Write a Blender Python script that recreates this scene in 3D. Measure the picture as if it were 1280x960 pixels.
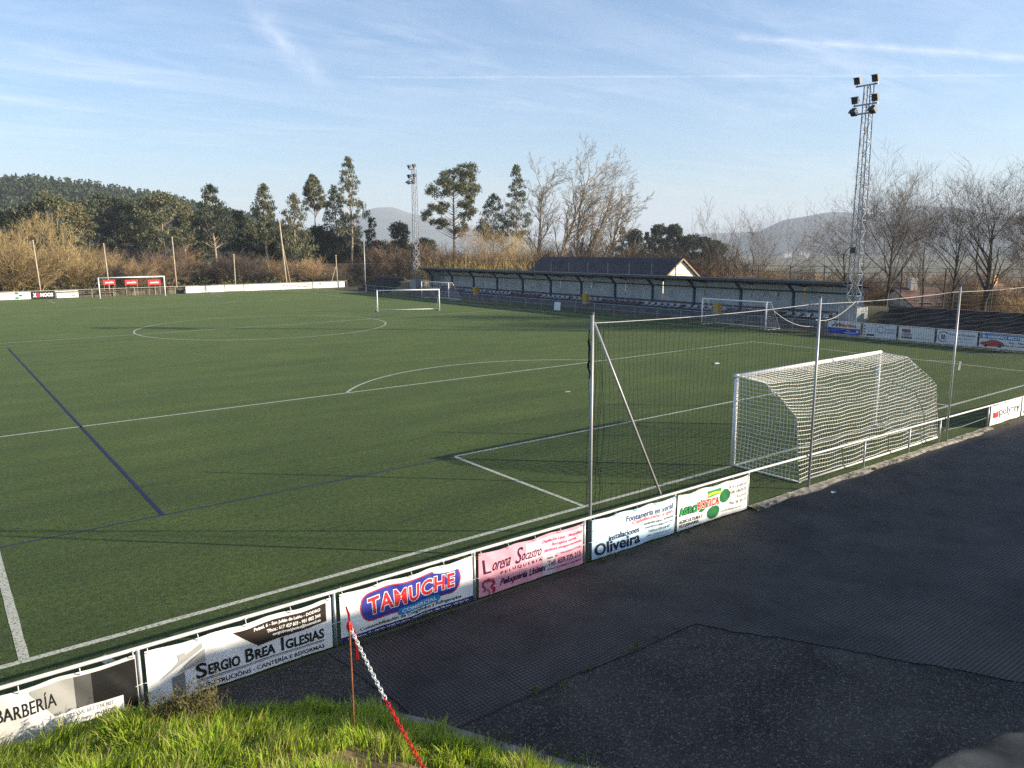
import bpy, bmesh, math, random
import numpy as np
from math import sin, cos, pi, radians, sqrt, atan2
from mathutils import Vector, Matrix
from mathutils import noise as mnoise

for o in list(bpy.data.objects):
    bpy.data.objects.remove(o)
SC = bpy.context.scene
COL = SC.collection
R = random.Random(7)

# ------------------------------------------------------------------ camera
CAM = Vector((-20.7463, -12.5499, 5.8923))
YAW, PITCH, ROLL, FPX = -0.648570, 0.175667, -0.005429, 964.88
def cam_axes():
    cy, sy, cp, sp = cos(YAW), sin(YAW), cos(PITCH), sin(PITCH)
    f = Vector((-sy*cp, cy*cp, -sp)); r = Vector((cy, sy, 0)); u = r.cross(f)
    c, s = cos(ROLL), sin(ROLL)
    return c*r+s*u, -s*r+c*u, f
RI, UP, FW = cam_axes()
cd = bpy.data.cameras.new('camera'); cam = bpy.data.objects.new('camera', cd); COL.objects.link(cam)
m3 = Matrix((RI, UP, -FW)).transposed()
cam.matrix_world = Matrix.Translation(CAM) @ m3.to_4x4()
cd.sensor_width = 36; cd.lens = 36*FPX/1280; cd.clip_start = 0.05; cd.clip_end = 30000
cd.dof.use_dof = True; cd.dof.focus_distance = 28; cd.dof.aperture_fstop = 9.0
SC.camera = cam
def ray(u, v):
    return RI*((u-640)/FPX) + UP*((480-v)/FPX) + FW
def onY(u, Y):
    d = ray(u, 309); t = (Y-CAM.y)/d.y; p = CAM+d*t; return p.x, p.y, t
def onX(u, X):
    d = ray(u, 309); t = (X-CAM.x)/d.x; p = CAM+d*t; return p.x, p.y, t
def onD(u, t):
    p = CAM+ray(u, 309)*t; return p.x, p.y, t
def zat(u, v, t):
    d = CAM+ray(u, 309)*t-CAM; d.z = 0; k = (480-v)/FPX          # height at which a vertical through (u, t) meets image row v
    return CAM.z+(k*d.dot(FW)-d.dot(UP))/(UP.z-k*FW.z)

# ------------------------------------------------------------------ sky, sun, exposure
SUN_EL = radians(16.8)
SUN_DIR = Vector((0.725*cos(SUN_EL), -0.689*cos(SUN_EL), sin(SUN_EL)))     # towards the sun
W = bpy.data.worlds.new('World'); SC.world = W; W.use_nodes = True
def build_world():
    nt = W.node_tree; N = nt.nodes; L = nt.links
    N.clear()
    out = N.new('ShaderNodeOutputWorld'); bg = N.new('ShaderNodeBackground')
    sky = N.new('ShaderNodeTexSky'); sky.sky_type = 'NISHITA'; sky.sun_disc = False
    sky.sun_elevation = SUN_EL; sky.sun_rotation = atan2(SUN_DIR.x, SUN_DIR.y)
    sky.altitude = 20; sky.air_density = 1.0; sky.dust_density = 1.1; sky.ozone_density = 4.2
    tc = N.new('ShaderNodeTexCoord')
    sx = N.new('ShaderNodeSeparateXYZ'); L.new(tc.outputs['Generated'], sx.inputs[0])
    def M(op, a, b=None, c=None, clamp=False):
        n = N.new('ShaderNodeMath'); n.operation = op; n.use_clamp = clamp
        for i, v in enumerate((a, b, c)):
            if v is None: continue
            if isinstance(v, (int, float)): n.inputs[i].default_value = v
            else: L.new(v, n.inputs[i])
        return n.outputs[0]
    zc = M('ADD', M('MAXIMUM', sx.outputs[2], 0.0), 0.06)
    cx = M('DIVIDE', sx.outputs[0], zc); cyy = M('DIVIDE', sx.outputs[1], zc)
    cmb = N.new('ShaderNodeCombineXYZ'); L.new(cx, cmb.inputs[0]); L.new(cyy, cmb.inputs[1])
    def cloud(scale, rot, stretch, detail, dist, lo, hi):
        mp = N.new('ShaderNodeMapping'); L.new(cmb.outputs[0], mp.inputs[0])
        mp.inputs['Rotation'].default_value = (0, 0, rot); mp.inputs['Scale'].default_value = (scale, scale*stretch, 1)
        ns = N.new('ShaderNodeTexNoise'); L.new(mp.outputs[0], ns.inputs['Vector'])
        ns.inputs['Scale'].default_value = 1; ns.inputs['Detail'].default_value = detail
        ns.inputs['Roughness'].default_value = 0.6; ns.inputs['Distortion'].default_value = dist
        mr = N.new('ShaderNodeMapRange'); mr.inputs[1].default_value = lo; mr.inputs[2].default_value = hi
        L.new(ns.outputs[0], mr.inputs[0]); return mr.outputs[0]
    a = cloud(0.55, 0.5, 3.2, 8, 0.9, 0.42, 0.80)
    b = cloud(1.7, 0.75, 2.4, 9, 1.2, 0.45, 0.85)
    c3 = cloud(0.33, 0.1, 1.0, 3, 0.2, 0.38, 0.62)
    wisps = M('MULTIPLY', M('ADD', M('MULTIPLY', a, 0.55), M('MULTIPLY', b, 0.45)), M('ADD', M('MULTIPLY', c3, 0.8), 0.2), clamp=True)
    # two contrails: great circles on the sky, with ragged width
    dirn = N.new('ShaderNodeVectorMath'); dirn.operation = 'NORMALIZE'; L.new(tc.outputs['Generated'], dirn.inputs[0])
    def trail(d1, d2, width, wob, t0, t1, strength):
        n = d1.cross(d2).normalized(); mid = (d1+d2).normalized(); along = n.cross(mid).normalized()
        def dot(v):
            q = N.new('ShaderNodeVectorMath'); q.operation = 'DOT_PRODUCT'; L.new(dirn.outputs[0], q.inputs[0]); q.inputs[1].default_value = v; return q.outputs['Value']
        ns = N.new('ShaderNodeTexNoise'); L.new(dirn.outputs[0], ns.inputs['Vector']); ns.inputs['Scale'].default_value = 14; ns.inputs['Detail'].default_value = 7
        ns2 = N.new('ShaderNodeTexNoise'); L.new(dirn.outputs[0], ns2.inputs['Vector']); ns2.inputs['Scale'].default_value = 60; ns2.inputs['Detail'].default_value = 4
        off = M('MULTIPLY', M('SUBTRACT', ns.outputs[0], 0.5), wob)
        ds = M('ABSOLUTE', M('ADD', dot(n), off))
        core = M('SUBTRACT', 1.0, M('DIVIDE', ds, width), clamp=True)
        al = dot(along)
        def sm(lo, hi):
            mr = N.new('ShaderNodeMapRange'); mr.interpolation_type = 'SMOOTHSTEP'; mr.inputs[1].default_value = lo; mr.inputs[2].default_value = hi; L.new(al, mr.inputs[0]); return mr.outputs[0]
        rng = M('MULTIPLY', sm(t0, t0+0.05), M('SUBTRACT', 1.0, sm(t1-0.05, t1)))
        tex = M('ADD', M('MULTIPLY', ns2.outputs[0], 1.3), -0.1)
        return M('MULTIPLY', M('MULTIPLY', M('MULTIPLY', M('POWER', core, 1.4), rng), tex), strength)
    A1, A2 = ray(905, 45).normalized(), ray(1280, 72).normalized()
    s = 1 if A1.cross(A2).normalized().cross((A1+A2).normalized()).dot(A2) > 0 else -1
    half = math.acos(A1.dot(A2))/2
    t1 = trail(A1, A2, 0.0065, 0.010, -half-0.01, 0.6, 0.36)
    B1, B2 = ray(430, 97).normalized(), ray(1279, 94).normalized()
    hb = math.acos(B1.dot(B2))/2
    t2 = trail(B1, B2, 0.0022, 0.003, -hb, 0.7, 0.2)
    D1, D2 = ray(320, 15).normalized(), ray(400, 95).normalized()
    hd = math.acos(D1.dot(D2))/2
    t3 = trail(D1, D2, 0.022, 0.03, -hd-0.03, hd+0.03, 0.3)
    tot = M('ADD', M('MULTIPLY', wisps, 0.42), M('ADD', t1, M('ADD', t2, t3)), clamp=True)
    fade = N.new('ShaderNodeMapRange'); fade.inputs[1].default_value = 0.0; fade.inputs[2].default_value = 0.12; L.new(sx.outputs[2], fade.inputs[0])
    tot = M('MULTIPLY', tot, fade.outputs[0])
    mix = N.new('ShaderNodeMixRGB'); L.new(tot, mix.inputs[0]); L.new(sky.outputs[0], mix.inputs[1])
    mix.inputs[2].default_value = (7.2, 7.1, 7.5, 1)
    L.new(mix.outputs[0], bg.inputs[0]); bg.inputs[1].default_value = 0.098
    L.new(bg.outputs[0], out.inputs[0])
build_world()
sl = bpy.data.lights.new('sun', 'SUN'); sl.energy = 5.0; sl.angle = radians(0.5); sl.color = (1.0, 0.87, 0.68)
so = bpy.data.objects.new('sun', sl); COL.objects.link(so)
so.rotation_euler = SUN_DIR.to_track_quat('Z', 'Y').to_euler()
so.location = SUN_DIR*200
vs = SC.view_settings; vs.view_transform = 'Standard'; vs.look = 'None'; vs.gamma = 1; vs.use_curve_mapping = False
vs.exposure = 1.2
SC.render.engine = 'CYCLES'
SC.cycles.max_bounces = 6; SC.cycles.diffuse_bounces = 3; SC.cycles.transparent_max_bounces = 8; SC.cycles.volume_bounces = 0
SC.cycles.use_denoising = False; SC.cycles.use_adaptive_sampling = False

# ------------------------------------------------------------------ materials
MATS = {}
def mat(name, color, rough=0.8, var=0.0, scale=3.0, bump=0.0, bscale=None, metal=0.0, detail=5, color2=None, lo=0.35, hi=0.65, spec=0.3, island=0.0, trans=0.0):
    if name in MATS: return MATS[name]
    m = bpy.data.materials.new(name); m.use_nodes = True; MATS[name] = m
    nt = m.node_tree; N = nt.nodes; L = nt.links
    b = N['Principled BSDF']; b.inputs['Roughness'].default_value = rough; b.inputs['Metallic'].default_value = metal
    b.inputs['Specular IOR Level'].default_value = spec
    c = (*color, 1); b.inputs['Base Color'].default_value = c
    src = None
    if var > 0 or color2 or bump > 0:
        tc = N.new('ShaderNodeTexCoord')
        ns = N.new('ShaderNodeTexNoise'); L.new(tc.outputs['Object'], ns.inputs['Vector'])
        ns.inputs['Scale'].default_value = scale; ns.inputs['Detail'].default_value = detail
    if var > 0 or color2:
        mr = N.new('ShaderNodeMapRange'); mr.inputs[1].default_value = lo; mr.inputs[2].default_value = hi
        L.new(ns.outputs[0], mr.inputs[0])
        mx = N.new('ShaderNodeMixRGB'); L.new(mr.outputs[0], mx.inputs[0])
        if color2:
            mx.inputs[1].default_value = c; mx.inputs[2].default_value = (*color2, 1)
        else:
            mx.inputs[1].default_value = (*[x*(1-var) for x in color], 1); mx.inputs[2].default_value = (*[min(1, x*(1+var)) for x in color], 1)
        src = mx.outputs[0]
    if island > 0:
        g = N.new('ShaderNodeNewGeometry'); hsv = N.new('ShaderNodeHueSaturation')
        mr = N.new('ShaderNodeMapRange'); mr.inputs[3].default_value = 1-island; mr.inputs[4].default_value = 1+island
        L.new(g.outputs['Random Per Island'], mr.inputs[0]); L.new(mr.outputs[0], hsv.inputs['Value'])
        if src: L.new(src, hsv.inputs['Color'])
        else: hsv.inputs['Color'].default_value = c
        src = hsv.outputs[0]
    if src: L.new(src, b.inputs['Base Color'])
    if bump > 0:
        if bscale:
            n2 = N.new('ShaderNodeTexNoise'); L.new(tc.outputs['Object'], n2.inputs['Vector']); n2.inputs['Scale'].default_value = bscale; n2.inputs['Detail'].default_value = 4
        else: n2 = ns
        bp = N.new('ShaderNodeBump'); bp.inputs['Strength'].default_value = bump; bp.inputs['Distance'].default_value = 0.02
        L.new(n2.outputs[0], bp.inputs['Height']); L.new(bp.outputs[0], b.inputs['Normal'])
    if trans > 0:
        t = N.new('ShaderNodeBsdfTranslucent'); ms = N.new('ShaderNodeMixShader'); ms.inputs[0].default_value = trans
        if src: L.new(src, t.inputs[0])
        else: t.inputs[0].default_value = c
        L.new(b.outputs[0], ms.inputs[1]); L.new(t.outputs[0], ms.inputs[2]); L.new(ms.outputs[0], N['Material Output'].inputs[0])
    return m

def turf_material(name, base, speck, dark):
    m = bpy.data.materials.new(name); m.use_nodes = True
    nt = m.node_tree; N = nt.nodes; L = nt.links; b = N['Principled BSDF']
    tc = N.new('ShaderNodeTexCoord')
    def noise(scale, detail, rough=0.6):
        n = N.new('ShaderNodeTexNoise'); L.new(tc.outputs['Object'], n.inputs['Vector']); n.inputs['Scale'].default_value = scale
        n.inputs['Detail'].default_value = detail; n.inputs['Roughness'].default_value = rough; return n.outputs[0]
    def ramp(f, lo, hi, a, c):
        mr = N.new('ShaderNodeMapRange'); mr.inputs[1].default_value = lo; mr.inputs[2].default_value = hi; L.new(f, mr.inputs[0])
        mx = N.new('ShaderNodeMixRGB'); L.new(mr.outputs[0], mx.inputs[0])
        for i, v in ((1, a), (2, c)):
            if isinstance(v, tuple): mx.inputs[i].default_value = (*v, 1)
            else: L.new(v, mx.inputs[i])
        return mx.outputs[0]
    fine = noise(34, 4, 0.75)
    col = ramp(fine, 0.38, 0.62, dark, base)
    col = ramp(noise(70, 2), 0.66, 0.74, col, speck)
    mp = N.new('ShaderNodeMapping'); L.new(tc.outputs['Object'], mp.inputs[0]); mp.inputs['Scale'].default_value = (0.10, 0.75, 1)
    ns = N.new('ShaderNodeTexNoise'); L.new(mp.outputs[0], ns.inputs['Vector']); ns.inputs['Scale'].default_value = 1; ns.inputs['Detail'].default_value = 6; ns.inputs['Roughness'].default_value = 0.65
    streak = ramp(ns.outputs[0], 0.36, 0.64, (0.66, 0.70, 0.70), (1.16, 1.13, 1.02))
    clump = ramp(noise(8.5, 6, 0.75), 0.40, 0.60, (0.42, 0.45, 0.42), (1.30, 1.30, 1.25))
    worn = ramp(noise(0.28, 6), 0.36, 0.64, (0.72, 0.76, 0.74), (1.15, 1.10, 0.98))
    for q in (streak, clump):
        mm = N.new('ShaderNodeMixRGB'); mm.blend_type = 'MULTIPLY'; mm.inputs[0].default_value = 1; L.new(worn, mm.inputs[1]); L.new(q, mm.inputs[2]); worn = mm.outputs[0]
    mu = N.new('ShaderNodeMixRGB'); mu.blend_type = 'MULTIPLY'; mu.inputs[0].default_value = 1; L.new(col, mu.inputs[1]); L.new(worn, mu.inputs[2])
    L.new(mu.outputs[0], b.inputs['Base Color'])
    b.inputs['Roughness'].default_value = 0.85; b.inputs['Specular IOR Level'].default_value = 0.15
    b.inputs['Sheen Weight'].default_value = 0.10; b.inputs['Sheen Roughness'].default_value = 0.5; b.inputs['Sheen Tint'].default_value = (0.55, 0.75, 0.3, 1)
    bp = N.new('ShaderNodeBump'); bp.inputs['Strength'].default_value = 0.8; bp.inputs['Distance'].default_value = 0.03
    L.new(fine, bp.inputs['Height']); L.new(bp.outputs[0], b.inputs['Normal'])
    return m

# ------------------------------------------------------------------ mesh helpers
class MB:
    def __init__(s): s.v = []; s.f = []
    def quad(s, a, b, c, d):
        n = len(s.v); s.v += [tuple(a), tuple(b), tuple(c), tuple(d)]; s.f.append((n, n+1, n+2, n+3)); return s
    def box(s, x0, x1, y0, y1, z0, z1):
        return s.obox(Vector(((x0+x1)/2, (y0+y1)/2, (z0+z1)/2)), Vector(((x1-x0)/2, 0, 0)), Vector((0, (y1-y0)/2, 0)), Vector((0, 0, (z1-z0)/2)))
    def obox(s, c, a, b, h):
        n = len(s.v); c = Vector(c)
        for k in (-1, 1):
            for i, j in ((-1, -1), (1, -1), (1, 1), (-1, 1)): s.v.append(tuple(c+a*i+b*j+h*k))
        s.f += [(n+3, n+2, n+1, n), (n+4, n+5, n+6, n+7)]
        for i in range(4): s.f.append((n+i, n+(i+1) % 4, n+4+(i+1) % 4, n+4+i))
        return s
    def bar(s, p, q, w, h=None, up=(0, 0, 1)):
        p, q = Vector(p), Vector(q); d = (q-p); l = d.length; d /= l; up = Vector(up)
        a = d.cross(up)
        if a.length < 1e-4: a = d.cross(Vector((1, 0, 0)))
        a.normalize(); b = a.cross(d)
        return s.obox((p+q)/2, d*l/2, a*w/2, b*(h or w)/2)
    def tube(s, pts, rad, n=6, cap=True):
        pts = [Vector(p) for p in pts]
        if not hasattr(rad, '__len__'): rad = [rad]*len(pts)
        base = len(s.v); m = len(pts)
        ref = None
        for i, p in enumerate(pts):
            d = (pts[min(i+1, m-1)]-pts[max(i-1, 0)])
            if d.length < 1e-9: d = Vector((0, 0, 1))
            d.normalize()
            if ref is None: ref = Vector((1, 0, 0)) if abs(d.x) < 0.7 else Vector((0, 1, 0))
            a = d.cross(ref); a.normalize(); b = d.cross(a); ref = a.cross(d)*-1 if False else ref
            for k in range(n):
                t = 2*pi*k/n; q = p+(a*cos(t)+b*sin(t))*rad[i]; s.v.append((q.x, q.y, q.z))
        for i in range(m-1):
            o = base+i*n
            for k in range(n): s.f.append((o+k, o+(k+1) % n, o+n+(k+1) % n, o+n+k))
        if cap:
            s.f.append(tuple(range(base+n-1, base-1, -1))); s.f.append(tuple(range(base+(m-1)*n, base+m*n)))
        return s
    def grid(s, fn, us, vs_):
        n = len(s.v); m = len(vs_)
        for u in us:
            for v in vs_: s.v.append(tuple(fn(u, v)))
        for i in range(len(us)-1):
            for j in range(m-1):
                s.f.append((n+i*m+j, n+(i+1)*m+j, n+(i+1)*m+j+1, n+i*m+j+1))
        return s
    def build(s, name, m=None, parent=None, smooth=False, loc=None):
        me = bpy.data.meshes.new(name); me.from_pydata(s.v, [], s.f); me.update()
        if m: me.materials.append(m)
        if smooth: me.polygons.foreach_set('use_smooth', [True]*len(me.polygons))
        o = bpy.data.objects.new(name, me); COL.objects.link(o)
        if parent: o.parent = parent
        if loc is not None: o.location = loc
        return o
def quads_mesh(name, V, m, parent=None, tri=False):
    """V: (n,4,3) array of quads"""
    n = len(V); me = bpy.data.meshes.new(name); k = V.shape[1]
    me.vertices.add(n*k); me.vertices.foreach_set('co', V.reshape(-1).astype(np.float32))
    me.loops.add(n*k); me.loops.foreach_set('vertex_index', np.arange(n*k, dtype=np.int32))
    me.polygons.add(n); me.polygons.foreach_set('loop_start', np.arange(0, n*k, k, dtype=np.int32))
    me.update(calc_edges=True); me.validate()
    if m: me.materials.append(m)
    o = bpy.data.objects.new(name, me); COL.objects.link(o)
    if parent: o.parent = parent
    return o
def tag(o, label=None, cat=None, group=None, kind=None):
    if label: o['label'] = label
    if cat: o['category'] = cat
    if group: o['group'] = group
    if kind: o['kind'] = kind
    return o
def thing(name, label, cat, loc=(0, 0, 0), rz=0, group=None):
    o = bpy.data.objects.new(name, None); COL.objects.link(o); o.location = loc; o.rotation_euler = (0, 0, rz); o.empty_display_size = 0.3
    return tag(o, label, cat, group)
def dup(root, loc, rz=0, label=None, group=None, scale=None):
    r = root.copy(); COL.objects.link(r); r.location = loc; r.rotation_euler = (0, 0, rz)
    if scale: r.scale = scale
    if label: r['label'] = label
    if group: r['group'] = group
    for ch in list(root.children):
        c = ch.copy(); COL.objects.link(c); c.parent = r
        for g in list(ch.children):
            d = g.copy(); COL.objects.link(d); d.parent = c
    return r
def ss(a, b, x):
    t = min(1, max(0, (x-a)/(b-a))); return t*t*(3-2*t)
def lin(a, b, n): return [a+(b-a)*i/(n-1) for i in range(n)]

# ------------------------------------------------------------------ terrain
FY = -2.35                                   # near fence line
BX0, BX1, BTOP = 28.2, 31.6, 1.45            # bank on the far touchline
def terrain(x, y):
    z = 0.0
    behind = ss(14.5, 16, y)*(1-ss(77, 78.5, y))      # level ground under the stand
    bank = ss(BX0, BX1, x)*BTOP*(1-ss(84, 92, y))*ss(-60, -30, y)*(1-behind*(1-ss(35.5, 38, x)))
    drop = -5.0*ss(37, 66, x)-10*ss(66, 240, x)
    z += bank*(1-ss(36, 50, x)) + drop*(1-ss(110, 200, y)*(1-ss(150, 400, x)))
    z += 1.2*ss(99, 125, y)*(1-ss(40, 90, x))
    return z
def build_ground():
    xs = [-1500, -900, -500, -300, -150, -80, -50]+lin(-34, 26, 7)+lin(27.5, 33, 12)+lin(34, 70, 15)+lin(80, 260, 13)+[350, 500, 800, 1300, 2200, 3500, 5000, 6490]
    ys = [-1500, -800, -400, -200, -100, -60, -45, -30]+sorted(lin(-20, 100, 31)+[14.5, 15.2, 77, 77.7, 78.5])+lin(105, 260, 18)+[350, 500, 800, 1300, 2200, 3500, 5000, 6490]
    b = MB().grid(lambda x, y: (x, y, terrain(x, y)-0.03), xs, ys)
    m = mat('earth_grass', (0.075, 0.075, 0.03), 0.95, scale=0.08, color2=(0.15, 0.12, 0.06), detail=8, lo=0.4, hi=0.6, bump=0.4, bscale=1.5)
    o = b.build('ground', m, smooth=True); tag(o, kind='structure')
build_ground()
TURF = turf_material('artificial_turf', (0.064, 0.100, 0.029), (0.28, 0.32, 0.16), (0.008, 0.016, 0.005))
o = MB().grid(lambda x, y: (x, y, 0.0), lin(-45, 26.9, 13), lin(-2.37, 96.2, 17)).build('pitch', TURF); tag(o, kind='structure')

# markings
def build_markings():
    wob = lambda: R.uniform(-0.012, 0.012)
    L = 92.454; z = 0.004
    b = MB()
    def line(x0, y0, x1, y1, w=0.11, step=0.35, bb=None):
        bb = bb or b
        d = Vector((x1-x0, y1-y0)); n = max(1, int(d.length/step)); d.normalize(); p = Vector((-d.y, d.x))*w/2
        l = sqrt((x1-x0)**2+(y1-y0)**2); base = len(bb.v)
        for i in range(n+1):
            t = l*i/n
            a = 1+wob()*8*0.11/w; c = 1+wob()*8*0.11/w
            bb.v.append((x0+d.x*t+p.x*a, y0+d.y*t+p.y*a, z)); bb.v.append((x0+d.x*t-p.x*c, y0+d.y*t-p.y*c, z))
        for i in range(n): bb.f.append((base+2*i, base+2*i+1, base+2*i+3, base+2*i+2))
    def arc(cx, cy, r, a0, a1, w=0.11):
        n = int(abs(a1-a0)*r/0.35); base = len(b.v)
        for i in range(n+1):
            t = a0+(a1-a0)*i/n
            for s in (1, -1):
                rr = r+s*w/2*(1+wob()*6); b.v.append((cx+rr*cos(t), cy+rr*sin(t), z))
        for i in range(n): b.f.append((base+2*i, base+2*i+2, base+2*i+3, base+2*i+1))
    TX0, TX1 = -31.0, 24.9
    for g in (0, 1):
        s = 1 if g == 0 else -1; y0 = 0 if g == 0 else L
        line(TX0, y0, TX1, y0, 0.12)
        for hw, dp in ((9.16, 5.5), (20.16, 16.5)):
            line(-hw, y0+s*dp, hw, y0+s*dp)
            wl = 0.14 if (g == 0 and hw > 15) else 0.11
            line(-hw, y0+s*0.07, -hw, y0+s*(dp-0.06), wl); line(hw, y0+s*0.07, hw, y0+s*(dp-0.06))
        a = math.acos(5.5/9.15)
        base = pi/2 if g == 0 else -pi/2
        arc(0, y0+s*11, 9.15, base-a, base+a)
        n = len(b.v); b.v += [(0.11*cos(t*pi/6)*1.3, y0+s*11+0.11*sin(t*pi/6), z) for t in range(12)]; b.f.append(tuple(range(n, n+12)))
    line(TX0, L/2, TX1, L/2)
    arc(0, L/2, 9.15, 0, 2*pi)
    line(TX0, 0.2, TX0, L-0.2); line(TX1, 0.2, TX1, L-0.2)
    line(-19.25, -0.55, -19.12, -1.0, 0.14); line(20.3, 5.9, 21.1, 4.75, 0.09); line(21.1, 4.7, 18.1, 3.5, 0.09)
    m = mat('line_white', (0.46, 0.46, 0.39), 0.9, scale=22, color2=(0.12, 0.15, 0.07), lo=0.48, hi=0.66, detail=4)
    tag(b.build('pitch_markings', m), kind='structure')
    c = MB()
    line(-17, 5.4, -17, 43.2, 0.095, bb=c)
    z = 0.0035
    line(-22.5, 5.40, -9.35, 5.42, 0.06, bb=c); line(-22.5, 43.2, -10, 43.2, 0.09, bb=c)
    m = mat('line_blue', (0.010, 0.018, 0.075), 0.9, scale=26, color2=(0.015, 0.025, 0.035), lo=0.5, hi=0.7, detail=4)
    tag(c.build('blue_markings', m), kind='structure')
build_markings()

# terrace
def terrace_material():
    m = bpy.data.materials.new('ribbed_rubber_tiles'); m.use_nodes = True
    nt = m.node_tree; N = nt.nodes; L = nt.links; b = N['Principled BSDF']
    tc = N.new('ShaderNodeTexCoord'); sx = N.new('ShaderNodeSeparateXYZ'); L.new(tc.outputs['Object'], sx.inputs[0])
    def M(op, a, c=None, clamp=False):
        n = N.new('ShaderNodeMath'); n.operation = op; n.use_clamp = clamp
        for i, v in enumerate((a, c)):
            if v is None: continue
            if isinstance(v, (int, float)): n.inputs[i].default_value = v
            else: L.new(v, n.inputs[i])
        return n.outputs[0]
    def groove(s, period, w):
        f = M('FRACT', M('DIVIDE', s, period)); d = M('ABSOLUTE', M('SUBTRACT', f, 0.5)); return M('LESS_THAN', M('SUBTRACT', 0.5, d), w/period/2)
    gx = groove(sx.outputs[0], 0.062, 0.018); gy = groove(sx.outputs[1], 0.062, 0.020)
    jx = groove(sx.outputs[0], 2.48, 0.03); jy = groove(sx.outputs[1], 1.24, 0.024)
    g = M('MAXIMUM', M('MULTIPLY', M('MAXIMUM', gx, gy), 0.85), M('MULTIPLY', M('MAXIMUM', jx, jy), 0.75))
    n1 = N.new('ShaderNodeTexNoise'); L.new(tc.outputs['Object'], n1.inputs['Vector']); n1.inputs['Scale'].default_value = 0.9; n1.inputs['Detail'].default_value = 8; n1.inputs['Roughness'].default_value = 0.65
    n2 = N.new('ShaderNodeTexNoise'); L.new(tc.outputs['Object'], n2.inputs['Vector']); n2.inputs['Scale'].default_value = 60; n2.inputs['Detail'].default_value = 2
    mx = N.new('ShaderNodeMixRGB'); mr = N.new('ShaderNodeMapRange'); mr.inputs[1].default_value = 0.35; mr.inputs[2].default_value = 0.68; L.new(n1.outputs[0], mr.inputs[0]); L.new(mr.outputs[0], mx.inputs[0])
    mx.inputs[1].default_value = (0.026, 0.024, 0.022, 1); mx.inputs[2].default_value = (0.090, 0.083, 0.073, 1)
    m2 = N.new('ShaderNodeMixRGB'); mr2 = N.new('ShaderNodeMapRange'); mr2.inputs[1].default_value = 0.68; mr2.inputs[2].default_value = 0.76; L.new(n2.outputs[0], mr2.inputs[0]); L.new(mr2.outputs[0], m2.inputs[0])
    L.new(mx.outputs[0], m2.inputs[1]); m2.inputs[2].default_value = (0.15, 0.145, 0.14, 1)
    n4 = N.new('ShaderNodeTexNoise'); L.new(tc.outputs['Object'], n4.inputs['Vector']); n4.inputs['Scale'].default_value = 0.28; n4.inputs['Detail'].default_value = 9; n4.inputs['Roughness'].default_value = 0.7; n4.inputs['Distortion'].default_value = 0.6
    mr4 = N.new('ShaderNodeMapRange'); mr4.inputs[1].default_value = 0.48; mr4.inputs[2].default_value = 0.68; mr4.inputs[4].default_value = 0.75; L.new(n4.outputs[0], mr4.inputs[0])
    m5 = N.new('ShaderNodeMixRGB'); L.new(mr4.outputs[0], m5.inputs[0]); L.new(m2.outputs[0], m5.inputs[1]); m5.inputs[2].default_value = (0.115, 0.102, 0.086, 1); m2 = m5
    m3_ = N.new('ShaderNodeMixRGB'); L.new(g, m3_.inputs[0]); L.new(m2.outputs[0], m3_.inputs[1]); m3_.inputs[2].default_value = (0.010, 0.010, 0.011, 1)
    L.new(m3_.outputs[0], b.inputs['Base Color']); b.inputs['Roughness'].default_value = 0.75; b.inputs['Specular IOR Level'].default_value = 0.3
    bp = N.new('ShaderNodeBump'); bp.inputs['Strength'].default_value = 0.5; bp.inputs['Distance'].default_value = 0.012; bp.invert = True
    L.new(g, bp.inputs['Height']); L.new(bp.outputs[0], b.inputs['Normal'])
    return m
def asphalt_material():
    m = bpy.data.materials.new('asphalt'); m.use_nodes = True; nt = m.node_tree; N = nt.nodes; L = nt.links; b = N['Principled BSDF']; tc = N.new('ShaderNodeTexCoord')
    def noise(scale, detail, rough=0.6, dist=0.0):
        n = N.new('ShaderNodeTexNoise'); L.new(tc.outputs['Object'], n.inputs['Vector']); n.inputs['Scale'].default_value = scale; n.inputs['Detail'].default_value = detail; n.inputs['Roughness'].default_value = rough; n.inputs['Distortion'].default_value = dist; return n.outputs[0]
    def mix(f, lo, hi, a, c, amt=1.0):
        mr = N.new('ShaderNodeMapRange'); mr.inputs[1].default_value = lo; mr.inputs[2].default_value = hi; mr.inputs[4].default_value = amt; L.new(f, mr.inputs[0]); mx = N.new('ShaderNodeMixRGB'); L.new(mr.outputs[0], mx.inputs[0])
        for i, v in ((1, a), (2, c)):
            if isinstance(v, tuple): mx.inputs[i].default_value = (*v, 1)
            else: L.new(v, mx.inputs[i])
        return mx.outputs[0]
    col = mix(noise(0.5, 8, 0.7, 0.5), 0.35, 0.68, (0.013, 0.0125, 0.012), (0.066, 0.060, 0.052))
    grit = noise(26, 5, 0.8); col = mix(grit, 0.54, 0.66, col, (0.24, 0.225, 0.20)); col = mix(noise(19, 4, 0.75), 0.42, 0.34, col, (0.006, 0.006, 0.006))
    vo = N.new('ShaderNodeTexVoronoi'); L.new(tc.outputs['Object'], vo.inputs['Vector']); vo.inputs['Scale'].default_value = 9
    mr = N.new('ShaderNodeMapRange'); mr.inputs[1].default_value = 0.07; mr.inputs[2].default_value = 0.045; L.new(vo.outputs['Distance'], mr.inputs[0])
    mx = N.new('ShaderNodeMixRGB'); L.new(mr.outputs[0], mx.inputs[0]); L.new(col, mx.inputs[1]); mx.inputs[2].default_value = (0.30, 0.28, 0.25, 1)
    L.new(mx.outputs[0], b.inputs['Base Color']); b.inputs['Roughness'].default_value = 0.85; b.inputs['Specular IOR Level'].default_value = 0.3
    bp = N.new('ShaderNodeBump'); bp.inputs['Strength'].default_value = 1.0; bp.inputs['Distance'].default_value = 0.03; L.new(grit, bp.inputs['Height']); L.new(bp.outputs[0], b.inputs['Normal']); return m
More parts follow.
